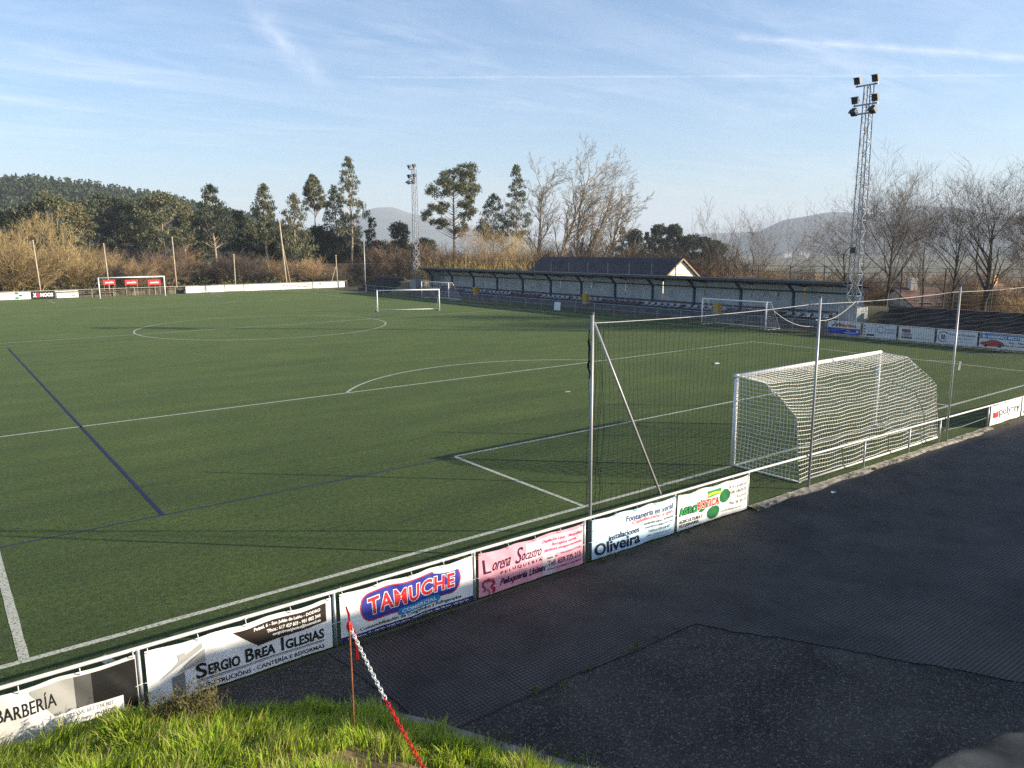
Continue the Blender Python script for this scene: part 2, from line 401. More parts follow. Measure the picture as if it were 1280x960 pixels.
ASPH = asphalt_material()
CONC = mat('concrete', (0.30, 0.27, 0.21), 0.9, var=0.4, scale=6, bump=0.5, bscale=20)
def build_terrace():
    b = MB(); b.v = [(-22, -2.47, -0.012), (40, -2.47, -0.012), (40, -30, -0.012), (-22, -30, -0.012)]; b.f = [(3, 2, 1, 0)]
    tag(b.build('terrace_asphalt', ASPH), kind='structure')
    b = MB()
    def rag(p, q, n, amp):
        out = []
        for k in range(n):
            t = k/n; x, y = p[0]+(q[0]-p[0])*t, p[1]+(q[1]-p[1])*t; o = amp*(mnoise.noise((x*1.3, y*1.3, 4))+0.7*mnoise.noise((x*5, y*5, 8)))
            l = sqrt((q[0]-p[0])**2+(q[1]-p[1])**2); out.append((x-(q[1]-p[1])/l*o, y+(q[0]-p[0])/l*o, 0))
        return out
    b.v = [(-16.55, -2.50, 0), (30, -2.50, 0), (30, -22, 0), (-2.2, -22, 0)]+rag((-2.2, -22), (-9.35, -9.0), 50, 0.06)[1:]+rag((-9.35, -9.0), (-11.55, -5.24), 30, 0.09)+rag((-11.55, -5.24), (-16.3, -5.15), 40, 0.05)+rag((-16.3, -5.15), (-16.55, -2.5), 16, 0.04)
    b.f = [tuple(range(len(b.v)-1, -1, -1))]
    tag(b.build('terrace_tiles', terrace_material()), kind='structure')
    # broken concrete kerb under the open railing
    r = random.Random(3)
    b = MB(); xs = lin(-6.3, 6.4, 60); top = []; 
    rows = []
    for x in xs:
        w = 0.16+0.09*(mnoise.noise((x*0.9, 3, 0))+0.4*mnoise.noise((x*4, 1, 0))); h = 0.05+0.02*mnoise.noise((x*3, 9, 0))
        rows.append([(x, -2.36, -0.01), (x, -2.37, h), (x, -2.38-w, h-0.01), (x, -2.40-w*1.25, 0.003), (x, -2.40-w*1.3, -0.02)])
    n = len(rows[0]); b.v = [p for q in rows for p in q]
    for i in range(len(rows)-1):
        for j in range(n-1): b.f.append((i*n+j, i*n+j+1, (i+1)*n+j+1, (i+1)*n+j))
    tag(b.build('kerb', CONC), kind='structure')
    # pale kerb at the foot of the grass bank
    b = MB(); pts = [Vector((-16.72, -4.45, 0)), Vector((-16.37, -5.0, 0)), Vector((-15.97, -5.8, 0)), Vector((-15.47, -6.75, 0)), Vector((-14.2, -9.0, 0)), Vector((-13, -11.5, 0))]
    for p, q in zip(pts, pts[1:]): b.bar(p+Vector((0, 0, 0.02)), q+Vector((0, 0, 0.02)), 0.16, 0.17)
    tag(b.build('bank_kerb', mat('kerb_grey', (0.16, 0.155, 0.14), 0.95, var=0.45, scale=5, bump=0.4, bscale=25)), kind='structure')
build_terrace()

# foreground bank
EDGE = [(-24.5, -1.9), (-21.5, -2.52), (-19.3, -2.6), (-18.2, -3.3), (-17.2, -3.95), (-16.68, -4.55), (-16.42, -5.05), (-16.07, -5.8), (-15.57, -6.75), (-14.3, -9.0), (-12.2, -13.0), (-10.5, -16), (-9, -20)]
def edge_dist(x, y):
    """signed distance to the foot line of the bank, positive inside"""
    best = 1e9; sg = 1
    for (ax, ay), (bx, by) in zip(EDGE, EDGE[1:]):
        dx, dy = bx-ax, by-ay; t = max(0, min(1, ((x-ax)*dx+(y-ay)*dy)/(dx*dx+dy*dy)))
        px, py = ax+dx*t, ay+dy*t; d = sqrt((x-px)**2+(y-py)**2)
        if d < best: best = d; sg = 1 if (dx*(y-ay)-dy*(x-ax)) < 0 else -1
    return best*sg
def bank_z(x, y):
    d = edge_dist(x, y)
    if d < 0: return -0.25
    z = 0.24*ss(0, 0.45, d)+0.34*min(d, 3.3)+0.78*max(0, min(d-3.3, 4.0))+0.15*max(0, d-7.3)
    z = min(z, 4.28)
    return z+0.07*mnoise.noise((x*0.8, y*0.8, 0))*ss(0, 1, d)+0.03*mnoise.noise((x*3, y*3, 5))*ss(0, 0.5, d)-0.02
def build_bank():
    xs = lin(-30, -20.5, 14)+lin(-20.3, -15.0, 60)+lin(-14.6, -9, 15); ys = lin(-20, -9, 14)+lin(-8.8, -2.0, 70)
    b = MB().grid(lambda x, y: (x, y, bank_z(x, y)), xs, ys)
    soil = mat('bank_soil', (0.06, 0.045, 0.022), 0.95, scale=1.6, color2=(0.20, 0.14, 0.07), lo=0.45, hi=0.6, bump=0.8, bscale=14)
    tag(b.build('grass_bank', soil, smooth=True), kind='structure')
    # grass blades
    rng = np.random.default_rng(5); quads = []
    n = 0; P = []
    while n < 60000:
        x = rng.uniform(-22.2, -14.6); y = rng.uniform(-9.4, -2.4)
        d = edge_dist(x, y)
        if d < 0.02: continue
        bare = mnoise.noise((x*0.9+4, y*0.9, 2)); 
        # worn soil path below the chain
        s = ((x+17.55)**2+(y+6.95)**2)
        if s < 0.55 and rng.random() < 0.85: continue
        if (x+17.75)**2+(y+6.1)**2 < 0.12 and rng.random() < 0.7: continue
        if bare > 0.35 and rng.random() < 0.5: continue
        P.append((x, y, bank_z(x, y), bare, d)); n += 1
    for sel, name, mm in ((0, 'grass', mat('bank_grass', (0.31, 0.42, 0.030), 0.5, island=0.5, trans=0.4, spec=0.3)), (1, 'dry_grass', mat('bank_straw', (0.33, 0.27, 0.10), 0.8, island=0.4, trans=0.3))):
        out = []
        for (x, y, z, br, d) in P:
            dry = rng.random() < (0.10+0.22*ss(0.1, 0.5, br))
            if dry != bool(sel): continue
            tuft = mnoise.noise((x*2.6, y*2.6, 7))
            h = rng.uniform(0.07, 0.18)*(1+1.1*max(0, tuft))*(1-0.45*max(0, -tuft*2))*(1.2 if sel else 1)
            a = rng.uniform(0, 2*pi); w = rng.uniform(0.0035, 0.0085)
            lean = rng.uniform(0.1, 0.95)*h; la = 5*mnoise.noise((x*1.5, y*1.5, 11))+rng.normal(0, 0.8); a = la-pi/2+rng.normal(0, 0.5)
            dx, dy = cos(la)*lean, sin(la)*lean; wx, wy = cos(a)*w, sin(a)*w
            mx_, my_, mz = x+dx*0.35, y+dy*0.35, z+h*0.6
            tx, ty, tz = x+dx, y+dy, z+h*rng.uniform(0.85, 1.0)
            out.append(((x-wx, y-wy, z-0.02), (x+wx, y+wy, z-0.02), (mx_+wx*0.8, my_+wy*0.8, mz), (mx_-wx*0.8, my_-wy*0.8, mz)))
            out.append(((mx_-wx*0.8, my_-wy*0.8, mz), (mx_+wx*0.8, my_+wy*0.8, mz), (tx+wx*0.12, ty+wy*0.12, tz), (tx-wx*0.12, ty-wy*0.12, tz)))
        o = quads_mesh(name, np.array(out), mm); tag(o, 'grass blades covering the bank in the foreground' if not sel else 'dry straw stalks mixed into the foreground grass bank', None, kind='stuff')
build_bank()

# ------------------------------------------------------------------ hills
def ridge_hill(name, pts, material, depth_back=0.5, base_u=None, rough=0.03, seg=90, base_z=-16, foot=0.55):
    """pts: (u, v, t) silhouette control points, a hill mass whose crest follows them"""
    us = lin(pts[0][0], pts[-1][0], seg); b = MB(); rows = []
    for u in us:
        for (a, c) in zip(pts, pts[1:]):
            if a[0] <= u <= c[0]: break
        k = (u-a[0])/(c[0]-a[0]); k2 = k*k*(3-2*k)
        v = a[1]+(c[1]-a[1])*k2*0.5+(c[1]-a[1])*k*0.5; t = a[2]+(c[2]-a[2])*k
        x, y, _ = onD(u, t); z = zat(u, v, t)
        H = z-base_z
        row = []
        for s in (-1, -0.8, -0.6, -0.42, -0.27, -0.13, 0, 0.15, 0.35, 0.6, 1):
            if s <= 0: tt = t*(1+s*foot)
            else: tt = t*(1+s*depth_back)
            xx, yy, _ = onD(u, tt)
            zz = base_z+H*(cos(min(1, abs(s))*pi)*0.5+0.5)
            zz += H*rough*mnoise.noise((xx/t*14, yy/t*14, 3))*(1 if s != 0 else 0.35)*(1-abs(s))
            row.append((xx, yy, zz))
        rows.append(row)
    n = len(rows[0]); b.v = [p for r_ in rows for p in r_]
    for i in range(len(rows)-1):
        for j in range(n-1): b.f.append((i*n+j, (i+1)*n+j, (i+1)*n+j+1, i*n+j+1))
    o = b.build(name, material, smooth=True); tag(o, kind='structure'); return rows
wooded = mat('wooded_slope', (0.030, 0.045, 0.022), 0.95, scale=0.012, color2=(0.085, 0.080, 0.035), lo=0.4, hi=0.62, detail=10)
hill_m = mat('hill_slope', (0.022, 0.034, 0.032), 0.95, scale=0.010, color2=(0.050, 0.058, 0.045), lo=0.4, hi=0.62, detail=10)
far_m = mat('far_slope', (0.035, 0.05, 0.03), 0.95, scale=0.006, color2=(0.07, 0.075, 0.04), lo=0.4, hi=0.6, detail=10)
HILL = ridge_hill('wooded_hill', [(-120, 250, 430), (-20, 246, 420), (30, 242, 420), (110, 248, 440), (200, 261, 470), (300, 282, 520), (420, 312, 600), (520, 332, 700)], wooded, foot=0.45)
ridge_hill('far_mountain', [(330, 308, 4300), (400, 296, 4300), (440, 275, 4300), (470, 260, 4300), (490, 259, 4300), (520, 268, 4300), (600, 288, 4300), (700, 302, 4300), (860, 312, 4300)], far_m, foot=0.35)
ridge_hill('far_ridge', [(820, 308, 3900), (880, 292, 3900), (960, 289, 3900), (1010, 296, 3900), (1100, 304, 3900)], far_m, foot=0.3)
ridge_hill('right_hill', [(860, 318, 3000), (930, 296, 3000), (985, 274, 3000), (1040, 266, 3000), (1085, 268, 3000), (1140, 257, 3050), (1180, 259, 3050), (1250, 272, 3050), (1400, 290, 3000)], hill_m, foot=0.5)
# straw coloured field in the valley
def field(name, pts, m, dz):
    (a, b_, c, d) = [Vector((x, y)) for x, y in pts]
    def P(u, v): q = a.lerp(b_, u).lerp(d.lerp(c, u), v); return (q.x, q.y, terrain(q.x, q.y)+dz)
    tag(MB().grid(P, lin(0, 1, 30), lin(0, 1, 30)).build(name, m), kind='structure')
def polar(u, t): x, y, _ = onD(u, t); return (x, y)
field('straw_field', [polar(880, 330), polar(1200, 330), polar(1200, 560), polar(880, 560)], mat('straw', (0.20, 0.15, 0.085), 0.95, var=0.35, scale=0.05), 0.4)
field('green_field', [polar(880, 580), polar(1200, 580), polar(1200, 800), polar(880, 800)], mat('field_green', (0.10, 0.11, 0.05), 0.95, var=0.4, scale=0.03), 0.4)

# haze
hz = MB().box(-1501, 6502, -1501, 6502, -17, 310).build('haze'); tag(hz, 'pale haze that fades the far hills', None, kind='stuff')
hm = bpy.data.materials.new('haze'); hm.use_nodes = True
hm.node_tree.nodes.clear()
ho = hm.node_tree.nodes.new('ShaderNodeOutputMaterial'); hv = hm.node_tree.nodes.new('ShaderNodeVolumePrincipled')
hv.inputs['Color'].default_value = (0.76, 0.86, 1.0, 1); hv.inputs['Density'].default_value = 0.00023; hv.inputs['Anisotropy'].default_value = 0.0
hm.node_tree.links.new(hv.outputs[0], ho.inputs['Volume']); hz.data.materials.append(hm)

# ------------------------------------------------------------------ unseen building behind the camera's right, placed and kept shallow to shade the terrace
def build_shade_building():
    t = thing('shade_building', 'long shallow unseen building at the back of the terrace, shaped to shade the dark tiles', 'building', (0, 0, 0))
    wallm = mat('render_cream', (0.55, 0.50, 0.42), 0.9, var=0.12, scale=1.5)
    A, B_ = Vector((-4.65, -15.35, 0)), Vector((10.5, -16.75, 0)); C_ = Vector((30, -17.3, 0))
    H = 6.15
    b = MB()
    for p, q in ((A, B_), (B_, C_)):
        d = (q-p).normalized(); nrm = Vector((d.y, -d.x, 0))
        c = (p+q)/2+nrm*1.1
        b.obox(c+Vector((0, 0, H/2-0.06)), (q-p)/2, nrm*1.0, Vector((0, 0, H/2-0.06)))
    b.build('wall', wallm, t)
    b = MB()
    for p, q in ((A, B_), (B_, C_)):
        d = (q-p).normalized(); nrm = Vector((d.y, -d.x, 0))
        b.obox((p+q)/2+nrm*1.1+Vector((0, 0, H)), (q-p)/2, nrm*1.1, Vector((0, 0, 0.10)))
    b.build('roof', mat('roof_grey', (0.12, 0.12, 0.12), 0.9), t)
    glass = mat('dark_glass', (0.02, 0.025, 0.03), 0.1, spec=0.6); fr = mat('white_frame', (0.7, 0.7, 0.68), 0.5)
    d = (B_-A).normalized(); nrm = Vector((d.y, -d.x, 0))
    for s in (2, 5.2, 8.4, 11.6):
        c = A+d*s+nrm*0.09
        w = MB(); w.obox(c+Vector((0, 0, 1.6)), d*0.6, nrm*0.03, Vector((0, 0, 0.5))); wo = w.build('window', glass, t)
        f = MB()
        for k in (-1, 1):
            f.obox(c+d*k*0.63+Vector((0, 0, 1.6)), d*0.03, nrm*0.05, Vector((0, 0, 0.56))); f.obox(c+Vector((0, 0, 1.6+k*0.53)), d*0.6, nrm*0.05, Vector((0, 0, 0.03)))
        f.build('frame', fr, wo)
build_shade_building()

# ------------------------------------------------------------------ writing
def flat_text(body, res=3, bold=0.0, space=1.0):
    c = bpy.data.curves.new('t', 'FONT'); c.body = body; c.resolution_u = res; c.offset = bold; c.fill_mode = 'FRONT'; c.space_character = space
    o = bpy.data.objects.new('t', c); COL.objects.link(o)
    dg = bpy.context.evaluated_depsgraph_get(); me = bpy.data.meshes.new_from_object(o.evaluated_get(dg))
    vs_ = [(v.co.x, v.co.y) for v in me.vertices]; fs = [tuple(p.vertices) for p in me.polygons]
    bpy.data.objects.remove(o); bpy.data.curves.remove(c); bpy.data.meshes.remove(me)
    return vs_, fs
def ink(rgb):
    return mat('ink_%02d_%02d_%02d' % tuple(int(x*99) for x in rgb), rgb, 0.45, spec=0.35)
class Sheet:
    """a printed sheet: origin O, unit vectors U (reading direction), V (up), N (towards the reader)"""
    def __init__(s, name, label, cat, O, U, w, h, base, seed=0, warp=0.012, group=None, rough=0.5, var=0.05, V=(0, 0, 1), nx=72, ny=22, thick=0.004):
        s.O = Vector(O); s.U = Vector(U).normalized(); s.V = Vector(V).normalized(); s.N = s.U.cross(s.V); s.w, s.h = w, h
        s.seed, s.warp = seed, warp
        b = MB().grid(lambda x, y: s.P(x, y, 0), lin(0, w, nx), lin(0, h, ny))
        n = len(b.v); b.grid(lambda x, y: s.P(x, y, -thick), lin(w, 0, nx), lin(0, h, ny))
        s.root = b.build(name, mat('vinyl_%02d_%02d_%02d' % tuple(int(x*99) for x in base), base, rough, spec=0.35, var=0.07, scale=2.5, detail=8), smooth=True)
        tag(s.root, label, cat, group); s.layer = 1
    def P(s, x, y, d):
        q = s.seed*7.3
        ex = min(1, x/0.15, (s.w-x)/0.15); ey = min(1, max(0.0, min(y/0.12, 1)))
        ex = max(0, ex)
        o = s.warp*(mnoise.noise((x*1.6+q, y*2.2, q))*1.3+0.6*mnoise.noise((x*4.5+y*3+q, y*2-q, q)))*(0.35+0.65*ex)
        sag = -0.012*sin(pi*min(1, max(0, x/s.w))*3)**2*(y/s.h)
        return s.O+s.U*x+s.V*(y+sag*s.warp/0.012)+s.N*(o+d)
    def put(s, name, vs_, fs, color, layer=1):
        b = MB(); b.v = [tuple(s.P(x, y, 0.0035*layer)) for x, y in vs_]; b.f = fs
        return b.build(name, ink(color), s.root)
    def text(s, body, x0, x1, y0, y1, color, bold=0.0, shear=0.0, rise=0.0, layer=2, name='lettering', res=3, outline=None, arc=0.0, space=1.0):
        def place(vs_, bb):
            a0, a1, b0, b1 = bb; out = []
            for (a, c) in vs_:
                k = (a-a0)/(a1-a0); m = (c-b0)/(b1-b0)
                x = x0+(x1-x0)*k+shear*(m)*(y1-y0); y = y0+(y1-y0)*m+rise*k+arc*4*k*(1-k)
                out.append((x, y))
            return out
        bold += 0.012
        vs_, fs = flat_text(body, res, bold, space)
        bb = (min(v[0] for v in vs_), max(v[0] for v in vs_), min(v[1] for v in vs_), max(v[1] for v in vs_))
        if outline:
            v2, f2 = flat_text(body, res, outline[0], space)
            s.put(name+'_outline', place(v2, bb), f2, outline[1], layer-0.5)
        return s.put(name, place(vs_, bb), fs, color, layer)
    def shape(s, lo, hi, x0, x1, color, name='print_field', layer=1, n=44, m=10):
        xs = lin(x0, x1, n); vs_ = []; fs = []
        for x in xs:
            a, c = lo(x), hi(x)
            for j in range(m): vs_.append((x, a+(c-a)*j/(m-1)))
        for i in range(n-1):
            for j in range(m-1): fs.append((i*m+j, (i+1)*m+j, (i+1)*m+j+1, i*m+j+1))
        return s.put(name, vs_, fs, color, layer)
    def rect(s, x0, x1, y0, y1, color, **k): return s.shape(lambda x: y0, lambda x: y1, x0, x1, color, **k)
    def ellipse(s, cx, cy, rx, ry, color, **k):
        f = lambda x: ry*sqrt(max(0, 1-((x-cx)/rx)**2))
        return s.shape(lambda x: cy-f(x), lambda x: cy+f(x), cx-rx, cx+rx, color, **k)
    def poly(s, pts, color, name='logo', layer=1.5): return s.put(name, pts, [tuple(range(len(pts)))], color, layer)
    def stroke(s, pts, w, color, name='logo', layer=2):
        vs_ = []; fs = []
        for i, p in enumerate(pts):
            a = pts[max(0, i-1)]; c = pts[min(len(pts)-1, i+1)]; dx, dy = c[0]-a[0], c[1]-a[1]; l = sqrt(dx*dx+dy*dy) or 1
            vs_ += [(p[0]-dy/l*w/2, p[1]+dx/l*w/2), (p[0]+dy/l*w/2, p[1]-dx/l*w/2)]
        for i in range(len(pts)-1): fs.append((2*i, 2*i+1, 2*i+3, 2*i+2))
        return s.put(name, vs_, fs, color, layer)
BLK = (0.012, 0.012, 0.014); WHT = (0.80, 0.80, 0.78); GRY = (0.30, 0.30, 0.30)
tie_m = mat('tie_white', (0.75, 0.75, 0.72), 0.6)
def ties(s, seed, n=5):
    r = random.Random(seed); b = MB()
    for i in range(n):
        x = s.w*(i+0.02+0.0*i)/(n-1) if n > 1 else 0
        x = min(max(x, 0.03), s.w-0.03)
        p = s.P(x, s.h-0.03, 0.004); q = s.O+s.U*x+s.V*(s.h+0.05)
        b.tube([p, (p+q)/2+s.N*0.05, q+s.N*0.02], 0.006, 4)
        if r.random() < 0.45:
            tip = q+s.V*r.uniform(0.03, 0.13)+s.U*r.uniform(-0.08, 0.08)+s.N*0.03
            b.tube([q+s.N*0.02, (q+tip)/2+s.U*0.01, tip], 0.005, 4)
    for x in (0.03, s.w-0.03):
        p = s.P(x, s.h*0.45, 0.004); e = s.U*(-0.09 if x < 1 else 0.09)
        b.tube([p, p+e*0.6+s.V*0.01, p+e-s.N*0.03], 0.0045, 4)
    b.build('cable_tie', tie_m, s.root)

# near fence: railing and posts
galv = mat('galvanised', (0.42, 0.43, 0.44), 0.45, var=0.15, scale=8, metal=0.35)
rail_w = mat('rail_white', (0.62, 0.61, 0.58), 0.5, var=0.12, scale=6)
def rail_z(x): return 0.855-0.010*max(0, x+6.3)
def build_near_rail():
    t = thing('perimeter_railing', 'pale tube railing along the near goal line with advertising banners tied to it', 'railing', (0, FY, 0))
    b = MB(); xs = [-24]+lin(-22, 14, 37); b.tube([(x, 0, rail_z(x)) for x in xs], 0.027, 8); b.build('top_rail', rail_w, t, smooth=True)
    for x in (-21.72, -19.06, -16.37, -13.84, -11.33, -8.79, -6.31, -1.26, 1.18, 3.05, 6.42, 8.95, 11.4):
        MB().tube([(x, 0, -0.05), (x, 0, rail_z(x)-0.02)], 0.026, 8).build('post', galv, t, smooth=True)
    b = MB().tube([(3.4, 0.03, 0.36), (4.6, 0.03, 0.30), (6.4, 0.03, 0.34)], 0.006, 5); b.build('lower_wire', galv, t)
build_near_rail()
BY = FY-0.045
def near_sheet(x0, x1, name, label, base, seed, h=0.785, z=0.015, warp=0.027):
    s = Sheet(name, label, 'banner', (x0, BY, z), (1, 0, 0), x1-x0, h, base, seed, warp, group='sponsor banners tied to the near railing'); ties(s, seed); return s
# 1 barber
s = near_sheet(-21.66, -19.10, 'sponsor_banner', 'black and grey barber shop banner lettered BARBERÍA, half hidden by grass', (0.62, 0.62, 0.60), 1)
s.shape(lambda x: max(0.02, min(0.73, 0.73-(x-1.38)*1.7)), lambda x: 0.735, 1.40, 1.9, (0.34, 0.34, 0.32))
s.shape(lambda x: max(0.005, 0.36-(x-1.55)*1.2) if x < 1.9 else 0.005, lambda x: 0.738, 1.86, 2.13, (0.09, 0.09, 0.085), layer=1.2)
s.rect(2.05, 2.55, 0.005, 0.738, (0.016, 0.016, 0.016), layer=1.4)
s.shape(lambda x: 0.005, lambda x: 0.06+(x-1.5)*0.15, 1.56, 2.06, (0.03, 0.03, 0.03), layer=1.4)
s.text('BARBERÍA', 1.05, 1.66, 0.44, 0.66, BLK, bold=-0.004)
s.text('THE', 0.25, 0.45, 0.50, 0.60, BLK)
s.rect(1.50, 2.38, 0.11, 0.31, WHT, layer=2, name='address_label')
s.text('CITA PREVIA: 667 234 807', 1.60, 2.27, 0.225, 0.285, (0.28, 0.28, 0.28), layer=3)
s.text('Rua Real, 27 bajo - PADRÓN', 1.60, 2.28, 0.135, 0.195, (0.08, 0.08, 0.08), layer=3)
# 2 builder
s = near_sheet(-18.99, -16.44, 'sponsor_banner', 'white builder banner lettered SERGIO BREA IGLESIAS with a black top right corner', (0.80, 0.80, 0.79), 2)
s.shape(lambda x: max(0.39, 0.73-(x-1.08)*0.9) if x < 1.45 else 0.39+0.05*(x-1.45)/1.05, lambda x: 0.70+0.03*(x-1.08)/1.4, 1.10, 2.47, (0.035, 0.026, 0.02), name='black_corner')
s.text('Poizal, 6 - San Julián de Laíño - DODRO', 1.40, 2.38, 0.62, 0.685, WHT, bold=0.02, layer=2)
s.text('Tfnos.: 617 427 603 - 981 802 344', 1.58, 2.38, 0.535, 0.595, WHT, bold=0.02, layer=2)
s.text('sergiobreaiglesias@hotmail.es', 1.66, 2.38, 0.455, 0.515, WHT, bold=0.02, layer=2)
s.text('S', 0.60, 0.745, 0.185, 0.40, BLK, bold=0.01); s.text('ERGIO', 0.76, 1.19, 0.195, 0.35, BLK, bold=0.022)
s.text('B', 1.265, 1.385, 0.195, 0.40, BLK, bold=0.01); s.text('REA', 1.40, 1.69, 0.195, 0.35, BLK, bold=0.022)
s.rect(1.775, 1.815, 0.195, 0.40, BLK, layer=2, n=2, m=4, name='lettering'); s.text('GLESIAS', 1.84, 2.42, 0.195, 0.35, BLK, bold=0.022)
s.rect(0.60, 2.42, 0.155, 0.170, (0.10, 0.11, 0.13), name='rule'); s.rect(0.60, 2.42, 0.138, 0.146, (0.10, 0.11, 0.13), name='rule')
s.text('CONSTRUCIÓNS - CANTERÍA E REFORMAS', 0.60, 2.42, 0.035, 0.115, BLK)
G1 = (0.42, 0.41, 0.39)
s.poly([(0.14, 0.33), (0.40, 0.53), (0.39, 0.62), (0.49, 0.635), (0.49, 0.585), (0.70, 0.70), (0.70, 0.62)], G1)
s.poly([(0.36, 0.36), (0.73, 0.60), (0.73, 0.41), (0.52, 0.385)], G1)
s.poly([(0.30, 0.03), (0.30, 0.32), (0.46, 0.36), (0.46, 0.03)], (0.25, 0.24, 0.23))
# 3 frozen food
s = near_sheet(-16.30, -13.90, 'sponsor_banner', 'white and blue banner lettered TAMUCHE COMERCIAL in red on a rounded blue field', (0.80, 0.80, 0.79), 3)
NAVY = (0.020, 0.022, 0.15); RED = (0.62, 0.03, 0.04)
def pill(x0, x1, yc0, yc1, h, r):
    def lo(x):
        c = yc0+(yc1-yc0)*(x-x0)/(x1-x0); e = min(x-x0, x1-x); d = r-sqrt(max(0, r*r-(r-min(e, r))**2)); return c-h+d
    def hi(x):
        c = yc0+(yc1-yc0)*(x-x0)/(x1-x0); e = min(x-x0, x1-x); d = r-sqrt(max(0, r*r-(r-min(e, r))**2)); return c+h-d
    return lo, hi
lo, hi = pill(0.33, 2.16, 0.46, 0.49, 0.235, 0.2); s.shape(lo, hi, 0.33, 2.16, RED, n=60, name='red_edge', layer=1)
lo, hi = pill(0.35, 2.14, 0.46, 0.49, 0.215, 0.185); s.shape(lo, hi, 0.35, 2.14, (0.035, 0.045, 0.30), n=60, name='blue_field', layer=1.6)
s.ellipse(1.90, 0.70, 0.28, 0.045, (0.75, 0.76, 0.80), layer=2.1, name='snow_cap')
s.text('TAMUCHE', 0.46, 2.03, 0.33, 0.60, RED, bold=0.02, layer=3.2, outline=(0.07, (0.8, 0.8, 0.8)), rise=0.03, space=1.14)
lo, hi = pill(0.95, 1.76, 0.235, 0.245, 0.06, 0.055); s.shape(lo, hi, 0.95, 1.76, (0.02, 0.26, 0.55), n=40, name='cyan_field', layer=2.6)
s.text('COMERCIAL', 1.02, 1.69, 0.205, 0.265, WHT, bold=0.012, layer=3.6, rise=0.008)
s.text('Comercialización de Congelados y Refrigerados', 0.30, 2.16, 0.105, 0.178, BLK, bold=0.004)
s.rect(0.0, 2.40, 0.004, 0.085, NAVY, name='navy_strip')
s.text('A Ramallosa, 35 - Bértola. 36140 VILABOA - PONTEVEDRA - 986 708 818 - 609 216 981', 0.10, 2.30, 0.025, 0.062, WHT, bold=0.008)
# 4 hairdresser
s = near_sheet(-13.78, -11.40, 'sponsor_banner', 'pink hairdresser banner lettered Lorena Socastro PELUQUERIA', (0.78, 0.36, 0.44), 4)
s.shape(lambda x: 0.005, lambda x: 0.73, 1.40, 1.72, (0.68, 0.55, 0.58), name='pale_band', n=8)
s.shape(lambda x: 0.40 if x < 1.6 else 0.38, lambda x: 0.735, 1.0, 2.36, (0.80, 0.56, 0.62), layer=1.3, name='pale_field')
PUR = (0.06, 0.012, 0.05)
s.text('L', 0.10, 0.26, 0.40, 0.66, PUR, shear=-0.1, bold=-0.008); s.text('orena', 0.27, 0.66, 0.42, 0.58, PUR, shear=0.25, bold=-0.006)
s.text('S', 0.78, 0.90, 0.40, 0.70, PUR, shear=0.2, bold=-0.008); s.text('ocastro', 0.92, 1.36, 0.43, 0.59, PUR, shear=0.25, bold=-0.006)
s.text('P E L U Q U E R I A', 0.46, 1.40, 0.305, 0.37, PUR)
s.text('Peluquería Unisex', 0.42, 1.45, 0.07, 0.23, PUR, shear=0.4, bold=0.02)
PK = (0.62, 0.03, 0.16)
s.text('Depilación Láser · Maquillaje', 1.40, 2.34, 0.61, 0.685, PK, shear=0.2, bold=0.012); s.text('Recogidos novia', 1.62, 2.20, 0.52, 0.59, PK, shear=0.2, bold=0.012)
s.text('Manicura semipermanente', 1.44, 2.33, 0.43, 0.50, PK, shear=0.2, bold=0.012)
s.text('Salas, 30', 1.50, 1.74, 0.30, 0.345, PUR, shear=0.2); s.text('15981 DODRO (A Coruña)', 1.82, 2.33, 0.325, 0.37, PUR, shear=0.2)
s.text('Telf. 659 775 215', 1.52, 2.33, 0.17, 0.275, PUR); s.text('DE MARTES A SÁBADO - CITA PREVIA', 1.52, 2.33, 0.085, 0.125, PUR)
HR = (0.40, 0.02, 0.05)
s.stroke([(0.17, 0.29), (0.09, 0.26), (0.08, 0.19), (0.13, 0.14), (0.10, 0.08)], 0.035, HR); s.stroke([(0.17, 0.29), (0.27, 0.27), (0.31, 0.20), (0.25, 0.14), (0.32, 0.09), (0.29, 0.02)], 0.06, HR)
s.ellipse(0.19, 0.27, 0.09, 0.035, (0.35, 0.18, 0.20), name='logo', layer=1.8, n=12); s.stroke([(0.16, 0.12), (0.22, 0.06), (0.20, 0.01)], 0.04, (0.33, 0.16, 0.19))
# 5 plumber
s = near_sheet(-11.17, -8.84, 'sponsor_banner', 'light blue plumber banner lettered instalaciones Oliveira', (0.50, 0.68, 0.80), 5)
s.shape(lambda x: 0.34+0.10*sin(x*2.2), lambda x: 0.735, 0.02, 2.31, (0.66, 0.76, 0.81), name='pale_field')
INK = (0.012, 0.016, 0.05)
s.text('Oliveira', 0.06, 1.30, 0.055, 0.30, INK, bold=0.015); s.text('instalaciones', 0.44, 1.28, 0.285, 0.40, INK, bold=0.006)
s.text('Fontanería en xeral', 0.92, 2.25, 0.56, 0.68, (0.02, 0.05, 0.16), shear=0.15, bold=0.01); s.text('Calefacción e gas', 1.08, 2.25, 0.455, 0.555, (0.62, 0.10, 0.12), shear=0.15, bold=0.01)
for i, (tx, a, c) in enumerate((('instalacións solares · aerotermia', 1.42, 2.27), ('instoliveira@gmail.com', 1.46, 2.27), ('Teléfono: 670 518 607', 1.56, 2.18), ('LAÍÑO - DODRO (A Coruña)', 1.50, 2.22))):
    s.text(tx, a, c, 0.375-0.095*i, 0.425-0.095*i, INK)
for (cx, cy) in ((0.12, 0.58), (0.26, 0.66), (0.40, 0.60), (0.26, 0.50), (0.13, 0.40)):
    s.stroke([(cx-0.10, cy), (cx, cy+0.075), (cx+0.10, cy), (cx, cy-0.075), (cx-0.10, cy)], 0.009, (0.30, 0.42, 0.50))
